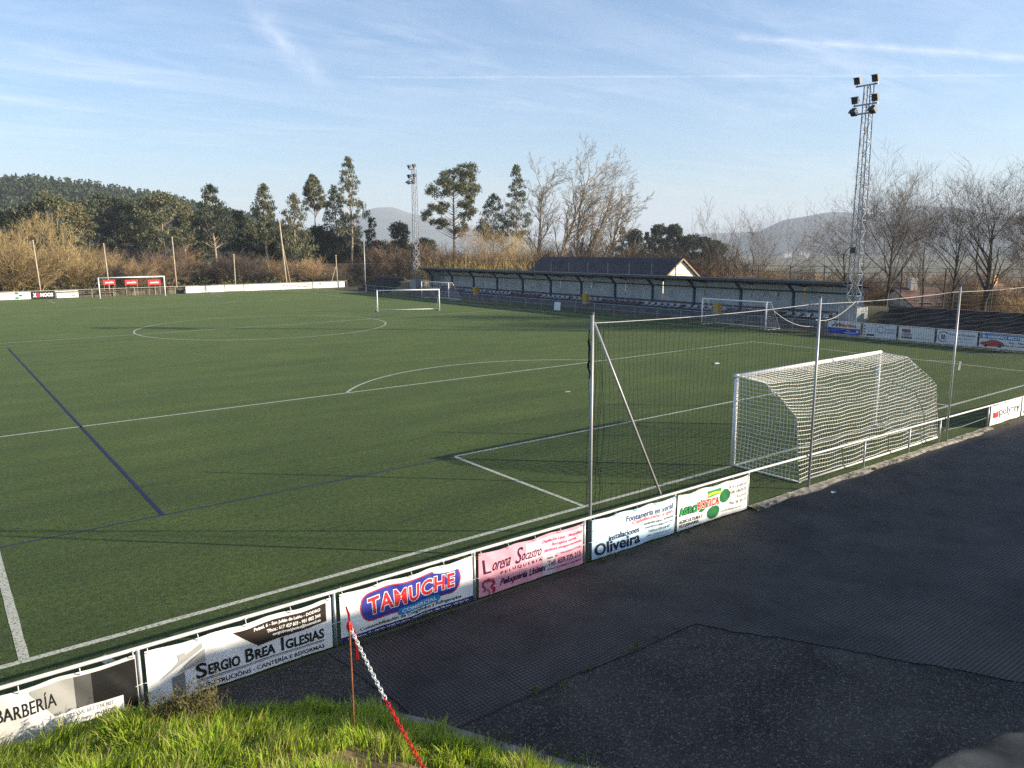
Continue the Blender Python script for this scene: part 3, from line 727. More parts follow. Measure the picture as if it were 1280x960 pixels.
# 6 agro
s = near_sheet(-8.75, -6.38, 'sponsor_banner', 'white farm supply banner lettered AGROBOTICA with green discs', (0.80, 0.80, 0.78), 6)
GRN = (0.02, 0.16, 0.05)
for (cx, cy, rx, ry) in ((1.56, 0.47, 0.19, 0.155), (1.18, 0.18, 0.22, 0.15), (0.78, 0.40, 0.14, 0.14)): s.ellipse(cx, cy, rx, ry, GRN, name='green_disc')
s.shape(lambda x: 0.54+0.03*sin((x-0.95)*5), lambda x: 0.71-0.25*(x-1.18)**2, 0.95, 1.42, (0.03, 0.30, 0.08), name='sunset_logo', layer=1.4)
s.shape(lambda x: 0.575+0.03*sin((x-0.95)*7), lambda x: 0.625+0.03*sin((x-0.95)*7), 0.96, 1.41, (0.80, 0.55, 0.03), name='sunset_logo', layer=1.8)
s.text('AGRO', 0.07, 0.62, 0.315, 0.48, (0.03, 0.32, 0.08), bold=0.03, layer=3.5, space=1.15, outline=(0.10, (0.012, 0.05, 0.02)), arc=0.01)
s.text('BOTICA', 0.63, 1.36, 0.33, 0.52, (0.60, 0.04, 0.03), bold=0.03, layer=3.5, space=1.15, outline=(0.10, (0.85, 0.8, 0.7)), arc=0.01)
s.text('AGRICULTURA E', 0.05, 0.80, 0.145, 0.215, (0.03, 0.04, 0.03), shear=0.2, bold=0.01); s.text('VETERINARIA', 0.05, 0.68, 0.055, 0.125, (0.03, 0.04, 0.03), shear=0.2, bold=0.01)
for i, (tx, a, c) in enumerate((('R/ A Coruña s/n', 1.72, 2.32), ('15281 URDILDE', 1.72, 2.32), ('A Coruña', 1.98, 2.32), ('Tfno.: 981 805 255', 1.72, 2.32), ('urdilde@agrobotica.com', 1.46, 2.32))):
    s.text(tx, a, c, 0.60-0.125*i, 0.67-0.125*i-(0.02 if i == 4 else 0), (0.04, 0.04, 0.04), bold=-0.004)
# 7 windows
s = near_sheet(6.50, 8.92, 'sponsor_banner', 'small white banner lettered polyrey beside a red square at the far right of the railing', (0.82, 0.82, 0.80), 7, h=0.66, z=0.05)
s.text('polyrey', 0.68, 2.30, 0.19, 0.52, (0.03, 0.03, 0.035), bold=-0.012); s.shape(lambda x: 0.24+0.0*x, lambda x: 0.42+0.10*abs(x-0.38), 0.16, 0.62, (0.70, 0.02, 0.03), name='red_logo')
s.text('ESTRATIFICADO Y COMPACTO', 0.40, 1.80, 0.075, 0.115, (0.3, 0.3, 0.3))
# 8 black and white
s = near_sheet(9.02, 11.3, 'sponsor_banner', 'white banner with bold black pattern cut off by the right edge of the photo', (0.80, 0.80, 0.78), 8, h=0.66, z=0.05)
for k in range(4): s.stroke([(0.10+0.13*k, 0.08), (0.30+0.13*k, 0.36), (0.12+0.13*k, 0.60)], 0.05, BLK)

# ball stop net with poles
def build_ball_stop():
    pole_m = mat('pole_grey', (0.38, 0.38, 0.38), 0.45, var=0.1, scale=4, metal=0.3)
    PX = [(-11.13, 'tall grey net pole with a diagonal brace, between the pink and light blue banners'), (-3.95, 'tall grey net pole in front of the near goal'), (3.36, 'tall grey net pole right of the near goal'), (10.6, 'tall grey net pole beyond the right end banners')]
    for i, (x, lab) in enumerate(PX):
        t = thing('net_pole', lab, 'pole', (x, FY+(0.06 if i == 0 else -0.07), 0), group='poles of the near ball stop net')
        MB().tube([(0, 0, -0.05), (0, 0, 4.68)], 0.030, 10).build('shaft', pole_m, t, smooth=True)
        MB().tube([(0, 0, 4.68), (0, 0, 4.72)], 0.036, 8).build('cap', mat('pole_cap', (0.08, 0.08, 0.08), 0.6), t)
        if i == 0:
            MB().tube([(0.04, -0.02, 4.50), (1.95, -0.01, 0.90)], 0.025, 8).build('brace', pole_m, t, smooth=True)
            b = MB(); r = random.Random(2)
            for k in range(4):
                pts = [(-0.05+r.uniform(-.03, .03), 0.03+r.uniform(-.03, .03), 4.4-k*0.1-0.12*j) for j in range(6)]; b.tube(pts, 0.014, 4)
            b.build('bundled_net', mat('net_black', (0.012, 0.014, 0.013), 0.8), t)
    NM = mat('net_black', (0.012, 0.014, 0.013), 0.8)
    y = FY+0.10
    xs = [p[0] for p in PX]
    def topz(x):
        for a, c in zip(xs, xs[1:]):
            if a <= x <= c: k = (x-a)/(c-a); return 4.52-0.05*4*k*(1-k)
        return 4.5
    t = thing('ball_stop_net', 'fine black ball stop net hung between the tall grey poles behind the near goal', 'net', (0, y, 0))
    b = MB()
    for a, c in zip(xs, xs[1:]): b.tube([(x, 0, topz(x)) for x in lin(a, c, 14)], 0.006, 5)
    b.build('top_rope', mat('rope_pale', (0.50, 0.50, 0.47), 0.8), t)
    b = MB(); x = xs[0]+0.08; k = 0
    zb = 0.30
    while x < xs[-1]-0.05:
        z1 = topz(x); b.tube([(x+0.03*sin(z*2+k), 0.04*sin(x*1.7+z*1.3), z) for z in lin(z1, zb, 5)], 0.0026, 3, cap=False); x += 0.13; k += 1
    n = 32
    for j in range(n+1):
        f = j/n
        b.tube([(x, 0.04*sin(x*1.7+(topz(x)*(1-f)+zb*f)*1.3), topz(x)*(1-f)+zb*f+0.02*sin(x*3+j)) for x in lin(xs[0]+0.08, xs[-1]-0.06, 70)], 0.0026, 3, cap=False)
    r = random.Random(9)
    for k in range(7):      # slack gathered at the first pole
        x0 = xs[0]+0.10+0.05*k
        b.tube([(x0+0.35*(1-z/4.5)*(0.4+0.1*k)*r.uniform(.6, 1.2)+0.03*sin(z*3+k), 0.10+0.25*(1-z/4.4), z) for z in lin(4.35, 0.15, 9)], 0.004, 3, cap=False)
    b.build('mesh', NM, t)
    b = MB(); b.tube([(xs[1]+0.05+1.75*k, -0.05, 4.15-0.45*sin(pi*k*0.5)*(1-k)+0.35*k) for k in lin(0, 1, 9)], 0.007, 5)
    b.tube([(xs[1]-0.05-1.6*k, -0.05, 4.0+0.45*k*k) for k in lin(0, 1, 7)], 0.006, 5)
    b.build('slack_rope', mat('rope_pale', (0.50, 0.50, 0.47), 0.8), t)
build_ball_stop()

# ------------------------------------------------------------------ goals
white_m = mat('goal_white', (0.80, 0.80, 0.78), 0.4, var=0.05, scale=5)
net_w = mat('net_white', (0.84, 0.80, 0.67), 0.8)
net_far = mat('net_far_white', (0.55, 0.55, 0.52), 0.8)
def goal(name, label, loc, rz, w, h, prof, post=0.06, net=None, cell=0.125, cord=0.0078, frame=True, sag=0.16, group=None, ground_bar=True, back_bars=True):
    """mouth in the plane y=0, back towards -y. prof: (y, z) of the net from crossbar to ground"""
    t = thing(name, label, 'goal', loc, rz, group); hw = w/2
    for s in (-1, 1): MB().tube([(s*hw, 0, 0), (s*hw, 0, h+post*0.9)], post, 12).build('post', white_m, t, smooth=True)
    MB().tube([(-hw-post, 0, h), (hw+post, 0, h)], post, 12).build('crossbar', white_m, t, smooth=True)
    if frame:
        for s in (-1, 1):
            b = MB()
            if back_bars: b.tube([(s*hw, 0, h)]+[(s*hw, y, z) for y, z in prof[1:]], 0.022, 6)
            else: b.tube([(s*hw, 0, h), (s*hw, prof[1][0], prof[1][1])], 0.018, 6)
            b.build('side_frame', white_m, t, smooth=True)
            if ground_bar: MB().tube([(s*hw, 0, 0.03), (s*hw, prof[-1][0], 0.03)], 0.024, 6).build('side_ground_bar', white_m, t, smooth=True)
        if ground_bar: MB().tube([(-hw, prof[-1][0], 0.035), (hw, prof[-1][0], 0.035)], 0.028, 6).build('ground_bar', white_m, t, smooth=True)
    if net:
        # resample profile
        seg = [0]; pr = [(0, h)]+list(prof[1:])
        for a, c in zip(pr, pr[1:]): seg.append(seg[-1]+sqrt((a[0]-c[0])**2+(a[1]-c[1])**2))
        def at(s_):
            for i in range(len(seg)-1):
                if s_ <= seg[i+1]+1e-9:
                    k = (s_-seg[i])/(seg[i+1]-seg[i]); a, c = pr[i], pr[i+1]; return a[0]+(c[0]-a[0])*k, a[1]+(c[1]-a[1])*k
            return pr[-1]
        T = seg[-1]; n1 = int(T/cell); n2 = int(w/cell); r = random.Random(4)
        knee = T*0.42
        def P(u, s_):
            y, z = at(s_); k = (u+hw)/w; e = (4*k*(1-k))**0.6
            d = sag*e*math.exp(-((s_-knee)/(T*0.26))**2)
            y2 = y+d*0.75; z2 = z-d*0.95
            wv = 0.012*sin(u*5+s_*3)+0.014*sin(u*2.1-s_*5)
            return (u+0.012*sin(s_*9+u*3), y2+wv, max(0.02, z2+wv*0.5))
        b = MB()
        for i in range(n2+1):
            u = -hw+w*i/n2; b.tube([P(u, s_) for s_ in lin(0, T, 30)], cord, 4, cap=False)
        for j in range(n1+1):
            s_ = T*j/n1; b.tube([P(u, s_) for u in lin(-hw, hw, 34)], cord, 4, cap=False)
        # side panels
        def side_limit(yq):
            zb = 0
            for a, c in zip(pr, pr[1:]):
                if a[0] >= yq >= c[0] and a[0] != c[0]:
                    k = (yq-a[0])/(c[0]-a[0]); zb = max(zb, a[1]+(c[1]-a[1])*k)
            return zb
        ymin = min(p[0] for p in pr)
        for s in (-1, 1):
            y = 0.0
            bul = lambda y_, z_: s*(hw+0.03*sin(y_*4)*sin(z_*2.2)-0.05*sin(pi*min(1, z_/h))*sin(pi*min(1, y_/ymin)))
            while y > ymin+0.02:
                zt = side_limit(y); b.tube([(bul(y, z), y+0.03*sin(z*2.5+1), z) for z in lin(max(zt, 0.05), 0.03, 12)], cord, 4, cap=False); y -= cell
            z = 0.05
            while z < h:
                # horizontal cord from post back to the profile
                yb = ymin
                q = [yy for yy in lin(0, ymin, 60) if side_limit(yy) >= z-1e-6]
                if q: yb = min(q); b.tube([(bul(yy, z), yy, z+0.04*sin(pi*yy/ymin)*-1) for yy in lin(0, yb, 8)], cord, 4, cap=False)
                z += cell
        b.build('net', net, t)
    return t
PROF = [(0, 2.44), (-0.90, 2.40), (-1.40, 2.04), (-1.84, 1.66), (-1.93, 0.90), (-2.0, 0.0)]
g = goal('football_goal', 'white full size goal with a bright white net, right behind the near railing', (0, 0, 0), 0, 7.44, 2.47, PROF, post=0.06, net=net_w, back_bars=False, cell=0.11, cord=0.0074, sag=0.26)
b = MB()
for s in (-1, 1):
    b.tube([(s*3.72, -0.92, 2.40), (s*3.72, -1.2, 2.12)], 0.015, 5)
b.build('net_hook', white_m, g)
goal('football_goal', 'full size white goal at the far end of the pitch, red panels seen through it', (0, 92.45, 0), pi, 7.44, 2.47, [(0, 2.44), (-0.9, 2.4), (-1.5, 1.8), (-1.7, 0)], post=0.07, net=None, back_bars=False, ground_bar=False)
PM = [(0, 2.0), (-0.5, 1.98), (-1.75, 0.0)]
goal('training_goal', 'small white movable goal standing alone on the open pitch', (15.45, 51.2, 0), radians(157), 5.8, 1.98, [(0, 2.0), (-0.02, 1.99), (-1.7, 0.0)], post=0.05, net=None, back_bars=True)
goal('training_goal', 'small white goal with a hanging net in front of the right end of the stand', (26.15, 22.6, 0), pi/2, 5.6, 1.98, PM, post=0.05, net=net_far, cell=0.16, cord=0.004)
goal('training_goal', 'small grey goal half shaded in front of the left end of the stand', (26.2, 64.0, 0), pi/2, 5.9, 1.98, PM, post=0.05, net=net_far, cell=0.16, cord=0.003)

# little things on the turf
b = MB(); b.v = [(-0.2, 0, 0.01), (0.05, -0.12, 0.04), (0.22, 0.05, 0.015), (0.10, 0.18, 0.07), (-0.08, 0.20, 0.02), (-0.02, 0.08, 0.09)]; b.f = [(0, 1, 5), (1, 2, 5), (2, 3, 5), (3, 4, 5), (4, 0, 5)]
tag(b.build('paper_scrap', mat('paper', (0.8, 0.8, 0.78), 0.8), loc=(10.9, 11.95, 0.0)), 'crumpled white paper scrap lying on the turf behind the net', 'litter')

b = MB(); b.v = [(-0.08, 0, 0.004), (0.03, -0.05, 0.03), (0.09, 0.03, 0.006), (0.0, 0.07, 0.035), (-0.05, 0.06, 0.01)]; b.f = [(0, 1, 2), (0, 2, 3), (0, 3, 4)]
tag(b.build('paper_scrap', MATS['paper'], loc=(-3.75, -2.98, 0.0)), 'small white paper scrap on the dark tiles below the second net pole', 'litter')
# ------------------------------------------------------------------ stand on the far touchline
def build_stand():
    blue = mat('stand_steel', (0.055, 0.075, 0.10), 0.5, var=0.15, scale=2)
    roofm = mat('stand_roof', (0.10, 0.11, 0.12), 0.6, var=0.25, scale=1.2)
    Y0, Y1 = 17.1, 75.7; nb = 12; st = (Y1-Y0)/nb; XF, XC, XW = 31.15, 32.9, 34.4; HF, HB = 3.34, 2.75
    t = thing('grandstand', 'long low spectator stand with a cantilever roof, grey sheet back wall and bench seats', 'stand', (0, 0, 0))
    zr = lambda x: HF+(HB-HF)*(x-XF)/(XW+0.7-XF)
    b = MB(); n = 0
    ys = lin(Y0-0.1, Y1+0.15, 241)
    prof = []
    for i, y in enumerate(ys): prof.append(0.03*(1 if (i % 2) else -1))
    for i in range(len(ys)-1):
        for dz in (0.0,):
            b.quad((XF, ys[i], HF+prof[i]*0.4), (XW+0.7, ys[i], HB+prof[i]*0.4), (XW+0.7, ys[i+1], HB+prof[i+1]*0.4), (XF, ys[i+1], HF+prof[i+1]*0.4))
    for i in range(len(ys)-1):
        b.quad((XF+0.02, ys[i], HF-0.07), (XF+0.02, ys[i+1], HF-0.07), (XW+0.68, ys[i+1], HB-0.07), (XW+0.68, ys[i], HB-0.07))
    b.build('roof', roofm, t)
    MB().box(XF-0.05, XF-0.005, Y0-0.1, Y1+0.15, HF-0.20, HF+0.035).build('fascia', mat('fascia', (0.085, 0.09, 0.10), 0.5), t)
    MB().tube([(XF-0.09, y, HF-0.02) for y in lin(Y0-0.1, Y1+0.15, 10)], 0.05, 6).build('gutter', mat('gutter_grey', (0.20, 0.21, 0.22), 0.5), t)
    # columns with curved brackets
    for i in range(nb+1):
        y = Y0+0.12+i*(st-0.02)
        b = MB().box(XC-0.12, XC+0.12, y-0.07, y+0.07, 0.35, 2.35)
        pts = []
        for k in lin(0, 1, 7):
            x = XC+0.02-1.55*k; z = 2.2+0.95*(1-(1-k)**2.2); pts.append(Vector((x, y, z)))
        for p, q in zip(pts, pts[1:]): b.bar(p, q, 0.13, 0.20)
        b.bar((XF+0.05, y, HF-0.15), (XW, y, zr(XW)-0.14), 0.10, 0.12)
        b.build('column', blue, t)
    # back wall: corrugated sheets per bay
    sheet = mat('stand_sheet', (0.52, 0.55, 0.57), 0.55, var=0.15, scale=0.8)
    for i in range(nb):
        a = Y0+0.12+i*st+0.03; c = a+st-0.08
        b = MB(); n = 57; prev = None
        for k in range(n):
            y = a+(c-a)*k/(n-1); x = XW+(0.035 if (k//2) % 2 else 0.0)
            if prev: b.quad((prev[0], prev[1], 0.62), (x, y, 0.62), (x, y, 2.74), (prev[0], prev[1], 2.74))
            prev = (x, y)
        b.build('back_wall', sheet, t)
    b = MB()
    for z, h in ((0.86, 0.05), (2.30, 0.06)): b.box(XW-0.10, XW-0.02, Y0+0.1, Y1, z-h, z+h)
    b.build('wall_girt', mat('girt', (0.05, 0.06, 0.075), 0.5), t)
    # end panel
    b = MB(); b.v = [(XC-0.3, Y1, 0.4), (XW, Y1, 0.4), (XW, Y1, 2.75), (XC-1.2, Y1, 3.0), (XC-0.4, Y1, 2.2)]; b.f = [(0, 1, 2, 3, 4)]; b.build('end_panel', sheet, t)
    MB().box(29.6, XW+0.3, Y0-0.3, Y1+0.2, -0.1, 0.42).build('plinth', mat('plinth', (0.11, 0.11, 0.115), 0.9, var=0.3, scale=1.5, bump=0.3), t)
    MB().box(31.9, XW+0.2, Y0-0.2, Y1+0.1, 0.42, 0.62).build('step', mat('plinth', (0.11, 0.11, 0.115)), t)
    cols = [mat('seat_white', (0.36, 0.36, 0.39), 0.5), mat('seat_mauve', (0.16, 0.11, 0.13), 0.55), mat('seat_grey', (0.30, 0.31, 0.34), 0.5)]
    for i in range(nb):
        a = Y0+0.3+i*st; fr = MB()
        fr.box(31.24, 31.30, a, a+st-0.35, 0.62, 0.68); fr.box(31.44, 31.50, a, a+st-0.35, 0.62, 0.68)
        for k in range(3): y = a+0.3+k*(st-0.95)/2; fr.box(31.34, 31.40, y-0.03, y+0.03, 0.40, 0.62)
        fo = fr.build('bench_frame', blue, t)
        for k in range(6):
            y = a+0.08+k*(st-0.4)/6; c = cols[1 if i % 3 == 1 else (0 if (i+k) % 5 else 2)]
            q = MB().obox((31.37, y+0.26, 0.72), Vector((0.22, 0, 0.03)), Vector((0, 0.21, 0)), Vector((-0.004, 0, 0.028)))
            q.obox((31.56, y+0.26, 0.83), Vector((0.02, 0, 0.09)), Vector((0, 0.21, 0)), Vector((-0.02, 0, 0.004)))
            q.build('seat', c, fo)
    b = MB()
    for i in range(70):
        y = Y0+0.4+i*(Y1-Y0-0.8)/70; b.obox((32.45, y+0.26, 0.95), Vector((0.2, 0, 0.02)), Vector((0, 0.21, 0)), Vector((0, 0, 0.025)))
    tag(b.build('rear_seat_row', cols[1], t), kind='stuff')
    # small notices on the wall
    for y, z, w, lab in ((46.8, 2.12, 1.3, 'small white notice on the wall in the middle bays of the stand'), (25.2, 1.95, 1.5, 'small white notice on the wall near the right end of the stand')):
        s = Sheet('wall_notice', lab, 'sign', (XW-0.13, y+w/2, z-0.15), (0, -1, 0), w, 0.36, (0.62, 0.62, 0.62), 3, 0, nx=3, ny=3, thick=0.02, group='notices on the stand wall')
        for k in range(3): s.rect(0.12, w-0.2-0.2*k, 0.07+0.09*k, 0.10+0.09*k, (0.15, 0.15, 0.17), n=2, m=2, name='text_line')
    # floodlight under the roof
    # railing in front
    rm = mat('rail_grey', (0.26, 0.28, 0.30), 0.5, metal=0.2)
    q = thing('touchline_railing', 'grey tube railing between the pitch and the seats of the stand', 'railing', (26.75, 0, 0))
    yr = lin(15.6, 82.5, 28)
    MB().tube([(0, y, 0.92) for y in yr], 0.03, 6).build('top_rail', rm, q)
    MB().tube([(0, y, 0.48) for y in yr], 0.016, 5).build('mid_rail', rm, q)
    for y in yr: MB().tube([(0, y, -0.03), (0, y, 0.9)], 0.03, 6).build('post', rm, q)
    # bins
    def bin_(loc, lab):
        u = thing('waste_bin', lab, 'bin', loc, group='yellow bins in the stand')
        b = MB(); ym = mat('bin_yellow', (0.50, 0.30, 0.03), 0.5)
        for k in range(2): pass
        v = [(-0.2, -0.22, 0), (0.2, -0.22, 0), (0.2, 0.22, 0), (-0.2, 0.22, 0), (-0.26, -0.27, 0.85), (0.26, -0.27, 0.85), (0.26, 0.27, 0.85), (-0.26, 0.27, 0.85)]
        b.v = v; b.f = [(3, 2, 1, 0), (4, 5, 6, 7)]+[(i, (i+1) % 4, 4+(i+1) % 4, 4+i) for i in range(4)]; b.build('body', ym, u)
        MB().box(-0.28, 0.28, -0.29, 0.29, 0.85, 0.93).build('lid', ym, u)
        MB().box(0.27, 0.32, -0.2, 0.2, 0.72, 0.78).build('handle', blue, u)
        return u
    def onrow(u_, x): return onX(u_, x)[1]
    bin_((30.2, onrow(594, 30.2), 0.42), 'yellow bin near the left end of the stand')
    bin_((30.2, onrow(733, 30.2), 0.42), 'yellow bin beside the seats in the middle of the stand')
    bin_((30.2, onrow(900, 30.2), 0.42), 'yellow bin seen through the small goal at the right of the stand')
    # white board in front
    x, y, _ = onX(697, 26.4)
    u = thing('board_sign', 'small white freestanding board in front of the stand railing', 'sign', (26.4, y, 0))
    MB().obox((0, 0, 0.42), Vector((0.02, 0, 0.0)), Vector((0, 0.42, 0)), Vector((0.04, 0, 0.38))).build('panel', mat('board_white', (0.72, 0.72, 0.72), 0.5), u)
    for s in (-1, 1): MB().bar((0.12, s*0.36, 0), (0.05, s*0.36, 0.7), 0.03).build('leg', galv, u)
build_stand()

# shed with a pale gable behind the stand
def build_shed():
    t = thing('gabled_shed', 'long shed with a dark roof and a pale gable behind the stand', 'building', (0, 0, 0))
    X, Y0, Y1, HZ, EZ, hw = 43.6, 42.3, 65.8, 4.62, 2.25, 3.4
    wm = mat('shed_wall', (0.80, 0.77, 0.63), 0.9, var=0.08, scale=2)
    b = MB(); g = 0.45
    b.v = [(X-hw+.15, Y0+.25, -1.2), (X+hw-.15, Y0+.25, -1.2), (X+hw-.15, Y0+.25, EZ), (X, Y0+.25, HZ-.12), (X-hw+.15, Y0+.25, EZ),
           (X-hw+.15, Y1-.25, -1.2), (X+hw-.15, Y1-.25, -1.2), (X+hw-.15, Y1-.25, EZ), (X, Y1-.25, HZ-.12), (X-hw+.15, Y1-.25, EZ)]
    b.f = [(0, 1, 2, 3, 4), (9, 8, 7, 6, 5), (0, 4, 9, 5), (1, 6, 7, 2)]; b.build('wall', wm, t)
    rm = mat('shed_roof', (0.028, 0.028, 0.032), 0.55, var=0.35, scale=0.7)
    for s in (-1, 1):
        b = MB(); n = 61; L = Vector((s*(hw+0.25), 0, EZ-0.18-HZ))
        for i in range(n-1):
            ya, yb = Y0+(Y1-Y0)*i/(n-1), Y0+(Y1-Y0)*(i+1)/(n-1); o = 0.04
            b.quad((X, ya, HZ), (X+L.x, ya, HZ+L.z), (X+L.x, (ya+yb)/2, HZ+L.z+o), (X, (ya+yb)/2, HZ+o)); b.quad((X, (ya+yb)/2, HZ+o), (X+L.x, (ya+yb)/2, HZ+L.z+o), (X+L.x, yb, HZ+L.z), (X, yb, HZ))
        b.build('roof', rm, t)
        MB().bar((X+s*0.02, Y0-0.03, HZ-0.08), (X+L.x, Y0-0.03, HZ+L.z-0.08), 0.06, 0.16).build('bargeboard', mat('barge', (0.30, 0.22, 0.14), 0.8), t)
    MB().bar((X-2.3, Y0+0.22, 2.95), (X+2.3, Y0+0.22, 2.95), 0.05, 0.05).build('gable_joint', mat('barge', (0.3, 0.22, 0.14)), t)
build_shed()

# floodlight towers
def tower(loc, H, rz, lab, box_lab, box_off):
    t = thing('floodlight_tower', lab, 'floodlight', loc, rz, 'lattice floodlight towers behind the stand')
    steel = mat('tower_steel', (0.30, 0.31, 0.33), 0.5, var=0.15, scale=1, metal=0.3)
    dark = mat('lamp_black', (0.035, 0.038, 0.045), 0.4)
    hwz = lambda z: 0.36-0.15*z/H
    cor = [(-1, -1), (1, -1), (1, 1), (-1, 1)]
    for (a, c) in cor: MB().bar((a*hwz(0), c*hwz(0), 0), (a*hwz(H), c*hwz(H), H), 0.055).build('leg', steel, t)
    b = MB(); n = 22
    for k in range(n):
        z0, z1 = H*k/n, H*(k+1)/n; w0, w1 = hwz(z0), hwz(z1)
        for i in range(4):
            p, q = cor[i], cor[(i+1) % 4]
            b.bar((p[0]*w0, p[1]*w0, z0), (q[0]*w0, q[1]*w0, z0), 0.027)
            if (k+i) % 2: p, q = q, p
            b.bar((p[0]*w0, p[1]*w0, z0), (q[0]*w1, q[1]*w1, z1), 0.027)
    b.build('lattice', steel, t)
    for z, ly, hl in ((H-0.05, 0.60, 0.75), (H-1.25, 0.68, 0.82), (H-1.80, 0.64, 0.74)):
        br = MB().bar((-hwz(z)-0.06, -hl, z), (-hwz(z)-0.06, hl, z), 0.09).build('crossarm', steel, t)
        for s in (-1, 1):
            b = MB(); low = z < H-1.5
            c = Vector((-hwz(z)-0.16-(0.15 if low else 0), s*ly, z+(0.10 if low else 0.34)))
            tilt = 0.9 if low else 0.32
            f = Vector((-cos(tilt), 0, -sin(tilt))); u = Vector((-sin(tilt), 0, cos(tilt)))
            b.obox(c, f*0.11, Vector((0, 0.20, 0)), u*0.22)
            b.obox(c-f*0.19, f*0.08, Vector((0, 0.15, 0)), u*0.16); b.bar(c-Vector((0, 0, 0.36 if not low else 0.1)), c, 0.05)
            b.obox(c+f*0.16+u*0.23, f*0.10, Vector((0, 0.20, 0)), u*0.01)
            lo = b.build('floodlight', dark, br)
    MB().obox((-0.45, 0, 5.2), Vector((0.12, 0, 0)), Vector((0, 0.2, 0)), Vector((0, 0, 0.2))).build('speaker', dark, t)
    # corrugated box round the foot
    c = thing('corrugated_box', box_lab, 'cabinet', (loc[0]+box_off[0], loc[1]+box_off[1], loc[2]-0.1), rz, 'sheet metal boxes at the tower feet')
    sm = mat('box_sheet', (0.27, 0.29, 0.30), 0.5, var=0.2, scale=1.5)
    b = MB()
    def wall(p, q):
        p, q = Vector(p), Vector(q); d = q-p; nr = Vector((d.y, -d.x, 0)).normalized(); m = 20; pr = None
        for k in range(m+1):
            x = p+d*k/m+nr*(0.02 if (k//2) % 2 else 0)
            if pr: b.quad(pr, x, x+Vector((0, 0, 1.5)), pr+Vector((0, 0, 1.5)))
            pr = x
    w = 0.62
    for i in range(4): wall((cor[i][0]*w, cor[i][1]*w, 0), (cor[(i+1) % 4][0]*w, cor[(i+1) % 4][1]*w, 0))
    b.build('side_sheet', sm, c)
    b = MB()
    for (a, e) in cor: b.bar((a*(w+.01), e*(w+.01), 0), (a*(w+.01), e*(w+.01), 1.52), 0.07)
    b.build('corner_trim', mat('trim_pale', (0.5, 0.5, 0.48), 0.5), c)
x, y, t_ = onX(1072, 29.7)
tower((29.7, y, 0.35), zat(1072, 106, t_)-0.35, 0, 'tall lattice floodlight tower at the right end of the stand', 'grey corrugated box around the foot of the right floodlight tower', (0, 0))
x, y, t_ = onX(520, 31.0)
tower((31.0, y, 0.25), zat(520, 211, t_)-0.25, 0, 'lattice floodlight tower at the left end of the stand, smaller in the distance', 'grey corrugated box around the foot of the distant left floodlight tower', (0, 0))

# boards on the right touchline (facing -x, read towards -y)
def side_sheet(y1, y0, label, base, seed, z=0.12, h=0.82):
    return Sheet('advert_board', label, 'advertising board', (27.0, y1, z), (0, -1, 0), y1-y0, h, base, seed, 0.006, group='advertising boards on the right touchline', nx=14, ny=5)
yb = [onX(u, 27.0)[1] for u in (1041, 1083, 1086, 1102, 1129, 1131, 1178, 1181, 1233, 1236, 1300)]
s = side_sheet(yb[0], yb[1], 'white over blue board lettered Martino, nearest the tower', (0.72, 0.72, 0.70), 11)
w = s.w; s.rect(0.02, w-0.02, 0.02, 0.42, (0.03, 0.06, 0.32), n=4, m=2); s.text('Martino', w*0.38, w*0.88, 0.50, 0.74, (0.50, 0.10, 0.02), bold=0.03); s.stroke([(w*0.14, 0.50), (w*0.26, 0.74), (w*0.27, 0.50)], 0.12, (0.10, 0.06, 0.05)); s.stroke([(w*0.26, 0.50), (w*0.36, 0.74), (w*0.38, 0.5)], 0.12, (0.10, 0.06, 0.05))
for k in range(2): s.rect(0.2, w-0.3-0.4*k, 0.12+0.13*k, 0.17+0.13*k, (0.5, 0.55, 0.7), n=2, m=2, name='text_line', layer=2)
s = side_sheet(yb[2], yb[3], 'narrow white board with a dark strip at its foot, second from the tower', (0.66, 0.66, 0.67), 12)
w = s.w; s.rect(w*0.32, w*0.95, 0.08, 0.20, (0.04, 0.04, 0.06), n=2, m=2)
for k in range(4): s.ellipse(w*0.14, 0.12+0.19*k, 0.07, 0.05, (0.15, 0.13, 0.14), n=8, m=3, name='symbol')
for k in range(3): s.rect(w*0.35, w*0.85, 0.35+0.13*k, 0.38+0.13*k, (0.4, 0.4, 0.42), n=2, m=2, name='text_line')
s = side_sheet(yb[3]-0.03, yb[4], 'pale board with a grey round emblem, third from the tower', (0.64, 0.65, 0.67), 13)
w = s.w; s.stroke([(w*0.24+0.22*cos(a), 0.52+0.20*sin(a)) for a in lin(0.4, 5.9, 16)], 0.07, (0.28, 0.29, 0.31)); s.text('Suministros', w*0.44, w*0.92, 0.50, 0.64, (0.3, 0.31, 0.33)); s.text('industriales', w*0.44, w*0.92, 0.32, 0.46, (0.3, 0.31, 0.33))
s = side_sheet(yb[5]-0.05, yb[6], 'white board with red and grey cars drawn in its left corner', (0.68, 0.67, 0.65), 14)
w = s.w; 
for k in range(3): s.ellipse(w*(0.14+0.075*k), 0.60, 0.12, 0.10, (0.35, 0.03, 0.04) if k != 1 else (0.08, 0.06, 0.07), n=8, m=3, name='car_picture', layer=1.3+0.3*k)
s.ellipse(w*0.24, 0.38, 0.36, 0.12, (0.33, 0.34, 0.36), n=10, m=3, name='car_picture')
for k in range(4): s.ellipse(w*(0.12+0.08*k), 0.18, 0.09, 0.07, (0.10, 0.10, 0.12), n=8, m=3, name='wheel_picture', layer=1.5)
s.rect(w*0.45, w*0.92, 0.15, 0.19, (0.4, 0.4, 0.42), n=2, m=2, name='text_line')
s = side_sheet(yb[7], yb[8], 'white board with the round monogram BR', (0.70, 0.71, 0.73), 15)
